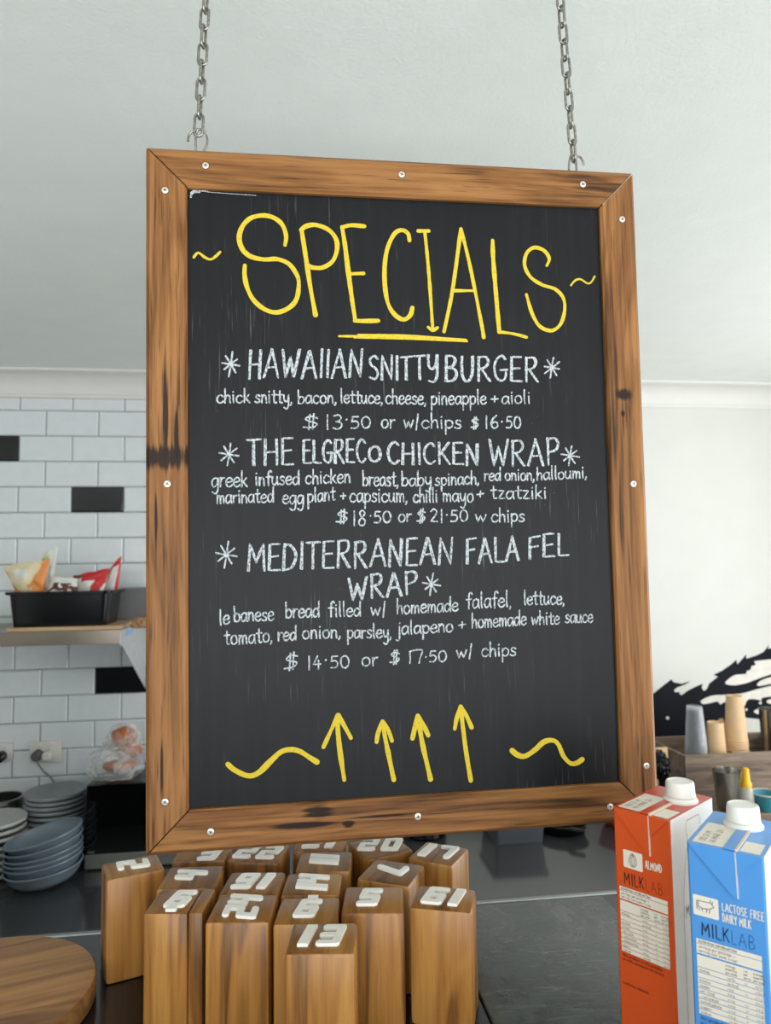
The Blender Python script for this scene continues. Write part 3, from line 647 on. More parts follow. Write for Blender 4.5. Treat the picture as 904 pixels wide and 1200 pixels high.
arrow([(268, 500), (285, 640), (296, 715), (308, 785)], [(245, 583), (252, 545), (268, 495), (290, 530), (311, 577)], E_)
T.append((tr([(135, 780), (165, 805), (220, 828), (265, 815), (320, 762), (360, 727), (400, 717), (440, 725), (480, 750), (512, 770)], *D_), 7.2))
T.append((tr([(470, 668), (490, 684), (520, 690), (560, 665), (595, 634), (630, 628), (652, 645), (672, 690), (700, 718), (725, 716), (745, 703)], *E_), 6.8))
strokes(T, 'chalky', 'arrow_drawing', 'four yellow arrows pointing up between two wavy lines')
# smear of white paint in the top left corner
strokes([(tr([(224, 226), (228, 223.5), (236, 223.5), (243, 224.5)], 0, 0, 1), 2.2), (tr([(224, 231), (224.5, 228), (227, 225.5), (234, 225)], 0, 0, 1), 3.0), (tr([(243, 225), (262, 226.5), (300, 229)], 0, 0, 1), 0.9)], 'chalk', 'paint_smear', 'white paint smear in the corner')

# ------------------------------------------------------------------ chains
CYD = 0.850
def link_mesh():
    b = MB(); h_, r_, wr = 0.0088, 0.0050, 0.0017; pts = []
    for k in range(9): a = R(180 * k / 8); pts.append((r_ * math.cos(a), 0, h_ - 0.0 + r_ * math.sin(a)))
    for k in range(9): a = R(180 + 180 * k / 8); pts.append((r_ * math.cos(a), 0, -h_ + r_ * math.sin(a)))
    b.tube(pts, wr, 10, closed=True); return b.build('chain_link', 'chain', smooth=60)
link0 = None
def chain(pa, pb, hooks, label, ph):
    global link0
    A = ony(pa[0], pa[1], CYD); B = ony(pb[0], pb[1], CYD); d = (B - A); d *= (CZ - 0.004 - A.z) / d.z; n_ = int(round(d.length / 0.0217)); B = A + d
    root = empty('hanging_chain', A); tag(root, label, 'chain', 'chains holding up the menu board')
    q = d.to_track_quat('Z', 'Y')
    for k in range(n_):
        if link0 is None: o = link0 = link_mesh()
        else: o = link0.copy(); COL.objects.link(o)
        o.parent = root; o.location = d * ((k + 0.5) / n_); o.rotation_mode = 'QUATERNION'
        tw = Matrix.Rotation(R(90 * (k % 2) + ph + random.uniform(-9, 9)), 3, 'Z').to_quaternion(); o.rotation_quaternion = q @ tw
    b = MB()
    for path in hooks:
        pts = [ony(x, y, CYD - (0.0012 if i_ % 2 else 0)) - A for i_, (x, y) in enumerate(path)]
        b.tube([Vector(v) for v in crom([tuple(p) for p in pts], 6)], 0.0014, 8)
    b.build('hook', 'chain', root, smooth=60)
    b = MB(); b.lathe([(0, 0), (.012, 0), (.012, -.003), (.004, -.006), (0, -.006)], 20, tuple(d + Vector((0, 0, 0.0035)))); b.build('ceiling_plate', 'chain', root, smooth=30)
chain((232.5, 157), (241, 2), [[(239, 177), (242.5, 170), (243, 162), (240, 154.5), (233.5, 151.5), (226, 154), (221.5, 159), (220.5, 165.5)], [(229.5, 177), (229.5, 166), (230, 157), (232, 152)]], 'grey steel chain holding the left corner of the menu board', 78)
chain((673, 187), (657, 1), [[(667, 203), (667.5, 190), (669.5, 182), (673.5, 182.5), (675.5, 190), (676, 203)], [(674, 192), (676, 184.5), (680, 184), (683, 188), (685, 194)]], 'grey steel chain holding the right corner of the menu board', 8)

# ------------------------------------------------------------------ table number blocks
PAT = {'0': '111 101 101 101 111', '1': '1 1 1 1 1', '2': '111 001 111 100 111', '3': '111 001 111 001 111', '4': '101 101 111 001 001', '5': '111 100 111 001 111',
       '6': '111 100 111 101 111', '7': '111 001 001 001 001', '8': '111 101 111 101 111', '9': '111 101 111 001 111'}
NH = 0.036
def numeral(ch, x, parent, z):
    rows = PAT[ch].split(); cw = [.0076, .0070, .0076] if len(rows[0]) == 3 else [.0100]; rh = [NH * v for v in (.19, .215, .19, .215, .19)]
    bm = bmesh.new(); cache = {}
    X = [0]; [X.append(X[-1] + v) for v in cw]; Yv = [NH]; [Yv.append(Yv[-1] - v) for v in rh]
    def vt(i, j):
        if (i, j) not in cache: cache[(i, j)] = bm.verts.new((X[i] + 0.17 * (Yv[j] - NH / 2), Yv[j] - NH / 2, 0))
        return cache[(i, j)]
    fs = []
    for j, rw in enumerate(rows):
        for i, c in enumerate(rw):
            if c == '1': fs.append(bm.faces.new([vt(i, j + 1), vt(i + 1, j + 1), vt(i + 1, j), vt(i, j)]))
    ext = bmesh.ops.extrude_face_region(bm, geom=fs)
    for v in [e for e in ext['geom'] if isinstance(e, bmesh.types.BMVert)]: v.co.z += 0.0032
    bmesh.ops.dissolve_limit(bm, angle_limit=R(1), verts=bm.verts[:], edges=bm.edges[:])
    bmesh.ops.recalc_face_normals(bm, faces=bm.faces[:])
    cor = [e for e in bm.edges if abs(e.verts[0].co.z - e.verts[1].co.z) > .003 and len(e.link_faces) == 2 and e.is_convex]
    if len(rows[0]) == 3: bmesh.ops.bevel(bm, geom=cor, offset=0.0016, segments=2, affect='EDGES')
    b = MB(); b.join(bm); o = b.build('numeral', 'white_plastic', parent, loc=(x, 0, z)); return o, X[-1]
HB = 0.116
def block(px, py, yaw, text, rot, label, sx=.0655, sy=.062, shift=(0, 0), under=None, crack=False, zt=1.642, sp_=.0070):
    p = onz(px, py, zt); b = MB(); H = zt - KZ
    if crack:
        b.box((-sx / 2, -sy / 2, 0), (sx * .25, sy / 2, H), .0045, 2); b.box((sx * .25 + .0002, -sy / 2, 0), (sx / 2, sy / 2, H), .003, 2)
    else: b.box((-sx / 2, -sy / 2, 0), (sx / 2, sy / 2, H), .0045, 2)
    b.bm.normal_update()
    for f in b.bm.faces:
        if f.normal.z > .8 and f.calc_center_median().z > H * .9: f.material_index = 1
    o = b.build('number_block', ['block', 'block_end'], smooth=40, loc=(p.x, p.y, KZ), rot=(0, 0, R(yaw)))
    tag(o, label, 'table number', 'wooden table number blocks on the counter')
    tot = 0; parts = []
    for ch in text:
        n_, wd = numeral(ch, tot, o, H); parts.append((n_, tot, wd)); tot += wd + sp_
    tot -= sp_; m_ = Matrix.Rotation(R(rot), 4, 'Z')
    for n_, x_, wd in parts:
        n_.matrix_local = Matrix.Translation((shift[0], shift[1], H)) @ m_ @ Matrix.Translation((x_ - tot / 2, 0, 0))
    if under:
        bb = MB(); bb.box((-.0055, -NH / 2 - .0085, 0), (.0055, -NH / 2 - .0025, .0032)); u = bb.build('numeral_underline', 'white_plastic', o)
        u.matrix_local = Matrix.Translation((shift[0], shift[1], H)) @ m_ @ Matrix.Translation((-.003, 0, 0))
    return o
block(378.5, 1098, -8, '13', 0, 'wooden number block with upright white 13, frontmost in the cluster', sy=.060)
block(212, 1055, -8, '6', 0, 'wooden number block with white underlined 6 and a deep crack, at the front left', under=True, crack=True, sx=.0625, sy=.058)
block(285, 1063.5, -8, '24', 90, 'wooden number block with sideways white 24 at the front between 6 and 13', sp_=.003)
block(297, 1034, -9, '16', 180, 'wooden number block with upside-down white 16 right behind block 24', sy=.0605)
block(224.5, 1027, -5, '4', 90, 'wooden number block with a single sideways white 4, behind block 6', sy=.062)
block(361, 1066, -8, '9', 180, 'wooden number block with upside-down underlined white 9 behind block 13', under=True, sy=.060, sx=.064)
block(367, 1035, -8, '14', 90, 'wooden number block with sideways white 14 behind the upside-down 9', sy=.057, sp_=.002)
block(380.5, 1008.5, -8, '11', 90, 'wooden number block with sideways white 11 behind block 14', sy=.060, sp_=.003)
block(376, 986, -8, '21', 0, 'wooden number block with white 21 partly hidden by the frame, behind block 11', sy=.060, shift=(0, -.006))
block(304, 998.5, -14, '22', 0, 'wooden number block with white 22 tucked under the frame behind block 16', sy=.060, shift=(0, -.004))
block(238, 997, -4, '3', 0, 'wooden number block with one numeral mostly hidden under the frame behind block 4', sx=.066, sy=.060, shift=(.012, -.014))
block(156, 1014.5, 20, '2', 90, 'wooden number block with sideways white 2, standing apart beside the round board', sx=.066, sy=.054)
block(438, 1053, -9, '5', 0, 'wooden number block with upright white 5 between blocks 13 and 19', sy=.064, shift=(-.004, 0))
block(459, 1021, -28, '7', -100, 'wooden number block turned askew with a sideways white 7 behind block 5', sx=.064, sy=.062, shift=(.0, .006))
block(446, 991, -72, '20', 62, 'wooden number block with white 20 at the back, behind block 7', sx=.064, sy=.064)
block(514.5, 999, -34, '17', 8, 'wooden number block with white 17 at the back right of the cluster', sx=.059, sy=.060)
block(520, 1052, -20, '19', 180, 'wooden number block with upside-down white 19, rightmost in the front row', sx=.0655, sy=.056)

# ------------------------------------------------------------------ round board
b = MB(); r_ = 0.1215; zt = 1.55
b.lathe([(0, 0), (r_ - .004, 0), (r_ - .001, .0015), (r_, .005), (r_, .022), (r_ - .0015, .0252), (r_ - .005, .026), (0, .026)], 72)
o = b.build('round_serving_board', 'round', smooth=30, loc=(-.3358, .861, KZ), rot=(0, 0, R(18))); tag(o, 'round wooden serving board lying on the counter beside block 2', 'serving board')

# ------------------------------------------------------------------ milk cartons
def carton(FL, FR, name_label, face, topm, txt, icon, inkd, lab, H_, dep, capxy):
    ks = .91; H_ /= ks; capxy = (capxy[0] / ks, capxy[1] / ks); w_ = (FR - FL).length / ks; ang = math.atan2(FR.y - FL.y, FR.x - FL.x)
    e = 0.0016; b = MB()
    def ring(z, s): return [b.bm.verts.new(v) for v in ((s, 0, z), (w_ - s, 0, z), (w_, s, z), (w_, dep - s, z), (w_ - s, dep, z), (s, dep, z), (0, dep - s, z), (0, s, z))]
    R0, R1 = ring(0, e), ring(H_, e)
    for i in range(8):
        f = b.bm.faces.new([R0[i], R0[(i + 1) % 8], R1[(i + 1) % 8], R1[i]]); f.material_index = 1 if i in (1, 2, 6, 5) else 0
        if i in (1, 3, 5, 7): f.material_index = 0
    b.bm.faces.new(R0).material_index = 0; b.bm.faces.new(R1).material_index = 2
    root = b.build('milk_carton', [face, 'carton_white', topm], smooth=20, loc=(FL.x, FL.y, KZ + .0052), rot=(0, 0, ang)); root.scale = (ks, ks, ks); tag(root, name_label, 'milk carton')
    s_ = w_
    def FP(x, z, l): return Vector((x, -0.0003 - l, z))            # narrow front face
    def quad(bb, xa, xb, za, zb, l=0.0): bb.flat([FP(xa, za, l), FP(xb, za, l), FP(xb, zb, l), FP(xa, zb, l)])
    def lettering(text, xa, za, unit, width, mat, name, xb=None, sp=.12, sy=1.0):
        bb = MB(); st, tw = layout(text, sp); k = (xb - xa) / tw if xb else unit
        for q in st: bb.ribbon([(xa + x * k, za + y * unit) for x, y in q], width, lambda x, y, l: FP(x, y, l + .0002))
        return bb.build(name, mat, root, recalc=False)
    # folded ears and raw seam
    xm = .64 * s_
    b = MB(); fl = [(.02 * s_, H_), (xm, H_), (xm + .012 * s_, H_ - .041), (.58 * s_, H_ - .039)]
    b.prism([Vector((x, -.0004, z)) for x, z in fl], Vector((0, -.0020, 0))); b.prism([Vector((x, -.0003, z)) for x, z in [(xm, H_), (.98 * s_, H_), (xm + .002, H_ - .021)]], Vector((0, -.0014, 0)))
    b.build('folded_flap', face, root)
    b = MB(); b.prism([Vector((x, -.0024, z)) for x, z in [(xm, H_), (xm + .0009, H_), (xm + .012 * s_ + .0009, H_ - .041), (xm + .012 * s_, H_ - .041)]], Vector((0, .0020, 0)))
    b.box((xm, 0.0, H_), (xm + .0022, dep * .98, H_ + .0022)); b.build('seam_edge', 'raw', root)
    b = MB(); b.box((xm - .0105, 0, H_), (xm, dep * .98, H_ + .0018), .0006); b.build('top_seam', topm, root)
    # date panels on the top
    b = MB(); b.box((.06 * s_, .04 * dep, H_), (.50 * s_, .62 * dep, H_ + .0003)); b.box((xm + .05 * s_, .04 * dep, H_), (.94 * s_, .30 * dep, H_ + .0003)); b.build('date_panel', 'cream', root)
    b = MB(); 
    for k, tx in enumerate(('16 MAR 24', '00 21 M')):
        st, tw = layout(tx); u = .0058
        for q in st: b.ribbon([(.24 * s_ + y * u + k * .0085, .10 * dep + x * .0062) for x, y in q], .0006, lambda x, y, l: Vector((.52 * s_ - x + .06 * s_, y, H_ + .0005 + l)))
    b.build('date_print', 'ink_grey', root, recalc=False)
    # screw cap
    cx_, cy_ = capxy
    b = MB(); fl = []; b.lathe([(0, 0), (.0185, 0), (.0185, .0018), (.0162, .0048), (.0165, .0058), (0, .0058)], 32, (cx_, cy_, H_)); cb = b.build('cap_flange', 'white_plastic', root, smooth=30)
    b = MB(); n_ = 60; pro = [(.0150, .0058), (.0158, .0062), (.0158, .0075), (.0150, .0195), (.0144, .0212), (.0128, .0218), (.0124, .0208), (0, .0206)]
    rings = []
    for (r1_, z1_) in pro:
        if r1_ == 0: rings.append([b.bm.verts.new((cx_, cy_, H_ + z1_))]); continue
        rings.append([b.bm.verts.new((cx_ + (r1_ - (.00035 if k % 2 and .007 < z1_ < .02 else 0)) * math.cos(2 * math.pi * k / n_), cy_ + (r1_ - (.00035 if k % 2 and .007 < z1_ < .02 else 0)) * math.sin(2 * math.pi * k / n_), H_ + z1_)) for k in range(n_)])
    for A, B in zip(rings, rings[1:]):
        for k in range(n_):
            if len(B) == 1: b.bm.faces.new([A[k], A[(k + 1) % n_], B[0]])
            else: b.bm.faces.new([A[k], A[(k + 1) % n_], B[(k + 1) % n_], B[k]])
    b.build('cap', 'white_plastic', root, smooth=40)
    # icon panel, flavour name, wordmark
    zi = H_ - .0605 if icon == 'almond' else H_ - .0655
    ih = .0185; iw = .022 if icon == 'almond' else .0225; xi = .165 * s_ if icon == 'almond' else .055 * s_
    b = MB(); c_ = .0014
    pts = []
    for (qx, qz, a0) in ((xi + iw - c_, zi + ih - c_, 0), (xi + c_, zi + ih - c_, 90), (xi + c_, zi + c_, 180), (xi + iw - c_, zi + c_, 270)):
        for k in range(4): a = R(a0 + 30 * k); pts.append(FP(qx + c_ * math.cos(a), qz + c_ * math.sin(a), .0001))
    b.flat(pts); ip = b.build('icon_panel', 'cream', root, recalc=False)
    b = MB(); ux, uz = xi + iw / 2, zi + ih / 2
    if icon == 'almond':
        for k in (1.0, .62, .25):
            b.ribbon([(ux + .0043 * k * math.sin(R(a)) * (1 - .25 * math.cos(R(a))), uz + .0068 * (1 - (1 - k) * .25) * math.cos(R(a))) for a in range(0, 361, 15)], .0005, lambda x, y, l: FP(x, y, l + .0003))
    else:
        for q in ([(-.0078, .0042), (.0040, .0046), (.0056, .0036)], [(-.0078, .0042), (-.0080, -.0036)], [(-.0064, .0040), (-.0066, -.0006), (-.0056, -.0042)], [(.0040, .0052), (.0046, .0068)], [(.0056, .0036), (.0064, .0060)], [(.0056, .0036), (.0072, .0012), (.0050, -.0002), (.0036, -.0012), (.0030, -.0050)],
                  [(-.0058, -.0006), (-.0030, -.0022), (.0004, -.0016), (.0036, -.0012)], [(-.0036, -.0016), (-.0030, -.0046)], [(.0012, -.0018), (.0002, -.0050)]):
            b.ribbon([(ux + x, uz + y) for x, y in q], .0007, lambda x, y, l: FP(x, y, l + .0003))
    b.build('icon', 'ink_brown' if icon == 'almond' else 'ink_blue', root, recalc=False)
    xt = xi + iw + .0032
    if len(txt) == 1: lettering(txt[0], xt, zi + .0055, .0078, .0011, 'cream', 'flavour_lettering', xb=.835 * s_, sp=.22)
    else:
        lettering(txt[0], xt, zi + .0098, .0072, .0010, 'cream', 'flavour_lettering', xb=.97 * s_, sp=.2); lettering(txt[1], xt, zi + .0002, .0072, .0010, 'cream', 'flavour_lettering', xb=.80 * s_, sp=.2)
    zw = zi - .0172; xw = .165 * s_ if icon == 'almond' else .155 * s_
    lettering('MILK', xw, zw, .0118, .0011, 'ink', 'wordmark_lettering', xb=.52 * s_, sp=.2)
    lettering('LAB', .545 * s_, zw - .0005, .0115, .0005, lab, 'wordmark_lettering', xb=.845 * s_, sp=.2)
    # nutrition table: bands of pale print with coloured rules between
    b = MB(); xa, xb = .075 * s_ if icon == 'almond' else .075 * s_, .915 * s_; z = zw - .0042; rows = []
    for h_, gp in [(.0041, .0005), (.0085, .0015), (.0107, .0005)] + [(.0042, .0005)] * 9:
        quad(b, xa, xb, z - h_, z, .0001); rows.append((z, h_)); z -= h_ + gp
    b.build('nutrition_table', 'cream', root, recalc=False)
    b = MB()
    def small(tx, x, zz, u=.0021, w=.00024):
        st, tw = layout(tx, .2)
        for q in st: b.ribbon([(x + px_ * u, zz + py_ * u) for px_, py_ in q[::2] + [q[-1]]], w, lambda x, y, l: FP(x, y, l + .0004))
    small('NUTRITION INFORMATION', xa + .002, rows[0][0] - .0031, .0020, .0004)
    small('Servings per package: 4', xa + .002, rows[1][0] - .0033, .0016); small('Serving size: 250mL (1 cup)', xa + .002, rows[1][0] - .0070, .0016)
    for c_, tx in ((.45, ('Average', 'Quantity', 'per 250mL')), (.68, ('% DI', 'per', 'serve')), (.80, ('Average', 'Quantity', 'per 100mL'))):
        for k, q in enumerate(tx): small(q, c_ * s_, rows[2][0] - .0032 - k * .0031, .0013)
    nut = ['Energy', '', 'Protein', 'Gluten', 'Fat, total', '- saturated', 'Carbohydrate', 'Sugars', 'Sodium']
    for k, tx in enumerate(nut):
        zz = rows[3 + k][0] - .0031
        if tx: small(tx, xa + .002, zz, .0016)
        small(('425 kJ', '102 kcal', '1.8 g', '0.0 g', '6.2 g', '0.6 g', '9.4 g', '8.0 g', '150 mg')[k], .47 * s_, zz, .0015)
        if k not in (1, 3): small(('5%', '', '4%', '', '9%', '2%', '3%', '9%', '7%')[k], .69 * s_, zz, .0015)
        small(('170 kJ', '41 kcal', '0.7 g', '0.0 g', '2.5 g', '0.2 g', '3.8 g', '3.2 g', '60 mg')[k], .82 * s_, zz, .0015)
    b.build('nutrition_print', 'ink_grey', root, recalc=False)
    b = MB(); zz = z - .0042
    small('This product is not suitable', xa + .001, zz, .0019, .00045); small('as a milk replacement for children', xa + .001, zz - .0042, .0016, .0004)
    b.build('notice_print', inkd, root, recalc=False); b = MB()
    small('Contains: Almonds.' if icon == 'almond' else 'Contains: Milk.', xa + .001, zz - .0290, .0019, .00045)
    b.build('allergen_print', inkd, root, recalc=False)
    # outline drawing of a bottle on the wide white face
    b = MB()
    def SP(y, z_, l): return Vector((w_ + .0003 + l, y, z_))
    ol = [(.36, H_ - .024), (.34, H_ - .022), (.34, H_ - .012), (.37, H_ - .009), (.63, H_ - .009), (.66, H_ - .012), (.66, H_ - .022), (.64, H_ - .024)]
    b.ribbon([(y * dep, z_) for y, z_ in ol], .0006, SP)
    b.ribbon([(y * dep, z_) for y, z_ in [(.36, H_ - .024), (.36, H_ - .034), (.30, H_ - .05), (.24, H_ - .075), (.22, H_ - .10), (.22, .02)]], .0006, SP)
    b.ribbon([(y * dep, z_) for y, z_ in [(.64, H_ - .024), (.64, H_ - .034), (.70, H_ - .05), (.76, H_ - .075), (.78, H_ - .10), (.78, .02)]], .0006, SP)
    st, tw = layout('MILKLAB', .2)
    for q in st: b.ribbon([(.27 * dep + x / tw * .46 * dep, H_ - .105 + y * .011) for x, y in q], .0009, SP)
    b.build('bottle_drawing', 'ink_grey', root, recalc=False)
    return root
HC = 0.227
def fr(px, py): return onz(px, py, KZ + .0052 + HC)
a, c = fr(718.6, 945), fr(785, 962)
ctr = fr(798, 938)
ux = (c - a).normalized(); uy = Vector((-ux.y, ux.x, 0))
carton(a, c, 'orange almond milk carton with white cap standing behind the blue one', 'orange', 'red_top', ('ALMOND',), 'almond', 'ink_brown', 'ink_lab_o', HC, .105, ((ctr - a).dot(ux), (ctr - a).dot(uy)))
a, c = fr(805, 986), fr(895.5, 1005); ctr = fr(872, 968)
ux = (c - a).normalized(); uy = Vector((-ux.y, ux.x, 0))
carton(a, c, 'blue lactose free dairy milk carton with white cap at the counter front', 'blue', 'blue', ('LACTOSE FREE', 'DAIRY MILK'), 'cow', 'ink_blue', 'ink_blue', HC, .105, ((ctr - a).dot(ux), (ctr - a).dot(uy)))

# ------------------------------------------------------------------ wall shelf on the left
SY = WY - 0.46; SZ = ony(140, 738, SY).z; xr = ony(140, 738, SY).x
b = MB(); b.box((-2.0, SY + .002, SZ - .004), (xr, WY - .0085, SZ)); b.box((-2.0, SY, SZ - .046), (xr, SY + .003, SZ), .0008); b.box((-2.0, SY + .003, SZ - .046), (xr, SY + .02, SZ - .043))
shelf = b.build('wall_shelf', 'shelf_steel'); tag(shelf, 'stainless steel wall shelf holding the black tub of bagged food', 'shelf')
for xq in (xr + .0032, -1.6):
    b = MB(); b.prism([Vector((xq - .003, y, z)) for y, z in ((SY, SZ - .002 if xq > -1 else SZ - .05), (SY, SZ - .05), (SY + .03, SZ - .056), (WY - .009, SZ - .27), (WY - .009, SZ - .006))], Vector((.003, 0, 0)))
    b.build('shelf_bracket', 'bracket', shelf)
b = MB(); 
q = [Vector((xr + .0037, y, z)) for y, z in ((SY + .08, SZ - .010), (SY + .20, SZ - .010), (SY + .20, SZ - .030), (SY + .08, SZ - .030))]; b.flat(q); b.build('blue_sticker', 'sticker', shelf)
# flat cardboard under the tub
def sx_(px, y): return ony(px, 700, y).x
ty = SY + .13
b = MB(); b.box((sx_(24, ty), SY + .01, SZ), (sx_(151, ty), SY + .27, SZ + .013), .001); o = b.build('chopping_board', 'ply'); tag(o, 'flat pale wooden board on the steel shelf under the black tub', 'board')
# the black tub
tx0, tx1 = sx_(11, SY + .05), sx_(129, SY + .05); tzb = SZ + .013; tzt = ony(60, 693, SY + .04).z
b = MB()
def rr(x0_, x1_, y0_, y1_, r__, z): 
    out = []
    for (qx, qy, a0) in ((x1_ - r__, y1_ - r__, 0), (x0_ + r__, y1_ - r__, 90), (x0_ + r__, y0_ + r__, 180), (x1_ - r__, y0_ + r__, 270)):
        for k in range(7): a = R(a0 + 15 * k); out.append((qx + r__ * math.cos(a), qy + r__ * math.sin(a), z))
    return out
y0_, y1_ = SY + .03, SY + .24
secs = [rr(tx0 + .012, tx1 - .012, y0_ + .012, y1_ - .012, .02, tzb), rr(tx0 + .006, tx1 - .006, y0_ + .006, y1_ - .006, .024, tzb + .05), rr(tx0, tx1, y0_, y1_, .028, tzt - .012), rr(tx0 - .013, tx1 + .013, y0_ - .013, y1_ + .013, .036, tzt - .010), rr(tx0 - .014, tx1 + .014, y0_ - .014, y1_ + .014, .036, tzt), rr(tx0 + .003, tx1 - .003, y0_ + .003, y1_ - .003, .026, tzt), rr(tx0 + .014, tx1 - .014, y0_ + .014, y1_ - .014, .02, tzb + .004)]
V = [[b.bm.verts.new(p) for p in s] for s in secs]; n_ = len(V[0])
b.bm.faces.new(V[0])
for A, B in zip(V, V[1:]):
    for k in range(n_): b.bm.faces.new([A[k], A[(k + 1) % n_], B[(k + 1) % n_], B[k]])
b.bm.faces.new(V[-1]); o = b.build('food_tub', 'black_plastic', smooth=35); tag(o, 'shallow black plastic tub full of food bags on the shelf', 'tub')
b = MB()
for k in range(9): 
    xx = tx0 + .03 + (tx1 - tx0 - .06) * k / 8
    b.box((xx - .003, y0_ + .0015, tzb + .012), (xx + .003, y0_ + .006, tzt - .02))
# pouches
def pouch(name, corners, y, thick, mats, zone, label, cat='food bag', lean=0.0):
    """corners: four photo points of the bag outline (bl, br, tr, tl) at depth y"""
    P = [ony(px, py, y) for px, py in corners]; b = MB(); N, Q = 32, 32; front = []; back = []
    for j in range(Q + 1):
        v = j / Q; rf = []; rb = []
        for i in range(N + 1):
            u = i / N; p = (P[0] * (1 - u) + P[1] * u) * (1 - v) + (P[3] * (1 - u) + P[2] * u) * v
            d = (max(0, math.sin(math.pi * u)) ** .6) * (max(0, math.sin(math.pi * min(1, v * .92 + .02))) ** .6) * thick
            wob = noise.noise(Vector((u * 4, v * 5, P[0].x * 9))) * thick * .35 * (0.3 + math.sin(math.pi * u))
            p = p + Vector((0, lean * v, noise.noise(Vector((u * 3, 2.2, P[0].x * 7))) * .008 * v))
            rf.append(b.bm.verts.new(p + Vector((0, -d / 2 + wob * .5, 0)))); rb.append(b.bm.verts.new(p + Vector((0, d / 2 + .0008 + wob * .5, 0))))
        front.append(rf); back.append(rb)
    for grid, fl in ((front, 0), (back, 1)):
        for j in range(Q):
            for i in range(N):
                q = [grid[j][i], grid[j][i + 1], grid[j + 1][i + 1], grid[j + 1][i]]
                f = b.bm.faces.new(q[::-1] if fl else q); f.material_index = zone((i + .5) / N, (j + .5) / Q)
    o = b.build(name, mats, smooth=180, recalc=False); tag(o, label, cat, 'food bags in the black tub'); return o
pouch('food_bag', [(22, 700), (50, 700), (57, 655), (2, 664)], SY + .085, .045, ['bag_cream', 'bag_orange', 'bag_pale'], lambda u, v: 1 if (u > .74 - .12 * math.sin(v * 5) or (v < .5 and u < .3 - v * .6) or (.5 < u < .8 and abs(v - .36 - .05 * math.sin(u * 20)) < .05)) else (2 if (.2 < u < .55 and .55 < v < .8) else 0), 'orange and cream food bag standing at the left in the black tub', lean=.01)
pouch('food_bag', [(44, 700), (60, 700), (66, 640), (48, 650)], SY + .165, .025, ['bag_pale', 'bag_green'], lambda u, v: 1 if (u < .5 and .35 < v < .92) else 0, 'pale green topped food bag behind the orange and cream one', lean=.02)
pouch('food_bag', [(50, 706), (93, 706), (88, 678), (60, 676)], SY + .075, .035, ['bag_pale', 'bag_food', 'bag_red'], lambda u, v: 2 if v < .2 and u < .3 else (1 if (v < .78 and noise.noise(Vector((u * 6, v * 6, 1))) > -.12) else 0), 'low food bag with a dark printed meal picture in the tub middle', lean=.02)
pouch('food_bag', [(86, 706), (118, 706), (127, 667), (84, 674)], SY + .130, .03, ['bag_pale', 'bag_red', 'bag_food'], lambda u, v: 1 if (v > .72 and u > .25) or (u > .55 and abs(v - (1.5 * u - .6)) < .3) else (2 if v > .88 else 0), 'red and white food bag lying across the tub, second from right', lean=.02)
pouch('food_bag', [(108, 698), (138, 696), (142, 652), (135, 657)], SY + .19, .024, ['bag_pale', 'bag_red'], lambda u, v: 1 if (u < .22 or u > .85 or v > .78) else 0, 'peaked red edged food bag at the right end of the tub', lean=.01)
# grey box and brown paper beyond the tub
b = MB(); b.box((sx_(131, SY + .29), SY + .285, SZ), (sx_(176, SY + .29), SY + .43, ony(150, 690, SY + .285).z), .002); b.mi = 0
bx_ = b.build('storage_box', 'grey_box'); tag(bx_, 'plain grey box on the shelf behind the black tub', 'box')
def crumple(name, c, rad, seed, mat, sub=4, amp=.35, freq=3.0, squash=None):
    b2 = bmesh.new(); bmesh.ops.create_icosphere(b2, subdivisions=sub, radius=1)
    for v in b2.verts:
        d = v.co.normalized(); k = 1 + amp * noise.noise(d * freq + Vector((seed, 0, 0))) + amp * .5 * noise.noise(d * freq * 2.3 + Vector((0, seed, 0)))
        v.co = Vector((d.x * rad[0] * k, d.y * rad[1] * k, max(d.z * k, -.55 if squash is None else squash) * rad[2])) + Vector(c)
    b = MB(); b.join(b2); return b
b = crumple('x', (0, 0, .56 * .022), (.032, .03, .022), 3.3, None); p = ony(160, 730, SY + .06)
o = b.build('paper_bag', 'kraft_dark', smooth=35, loc=(sx_(166, SY + .06), SY + .06, SZ)); tag(o, 'crumpled brown paper at the right end of the shelf', 'paper')
b = crumple('x', (0, 0, .56 * .034), (.05, .05, .034), 8.1, None, amp=.3)
o = b.build('paper_bag', 'kraft_dark', smooth=35, loc=(sx_(-7, SY + .09) - .035, SY + .09, SZ)); tag(o, 'crumpled brown paper bag at the left of the black tub', 'paper bag')

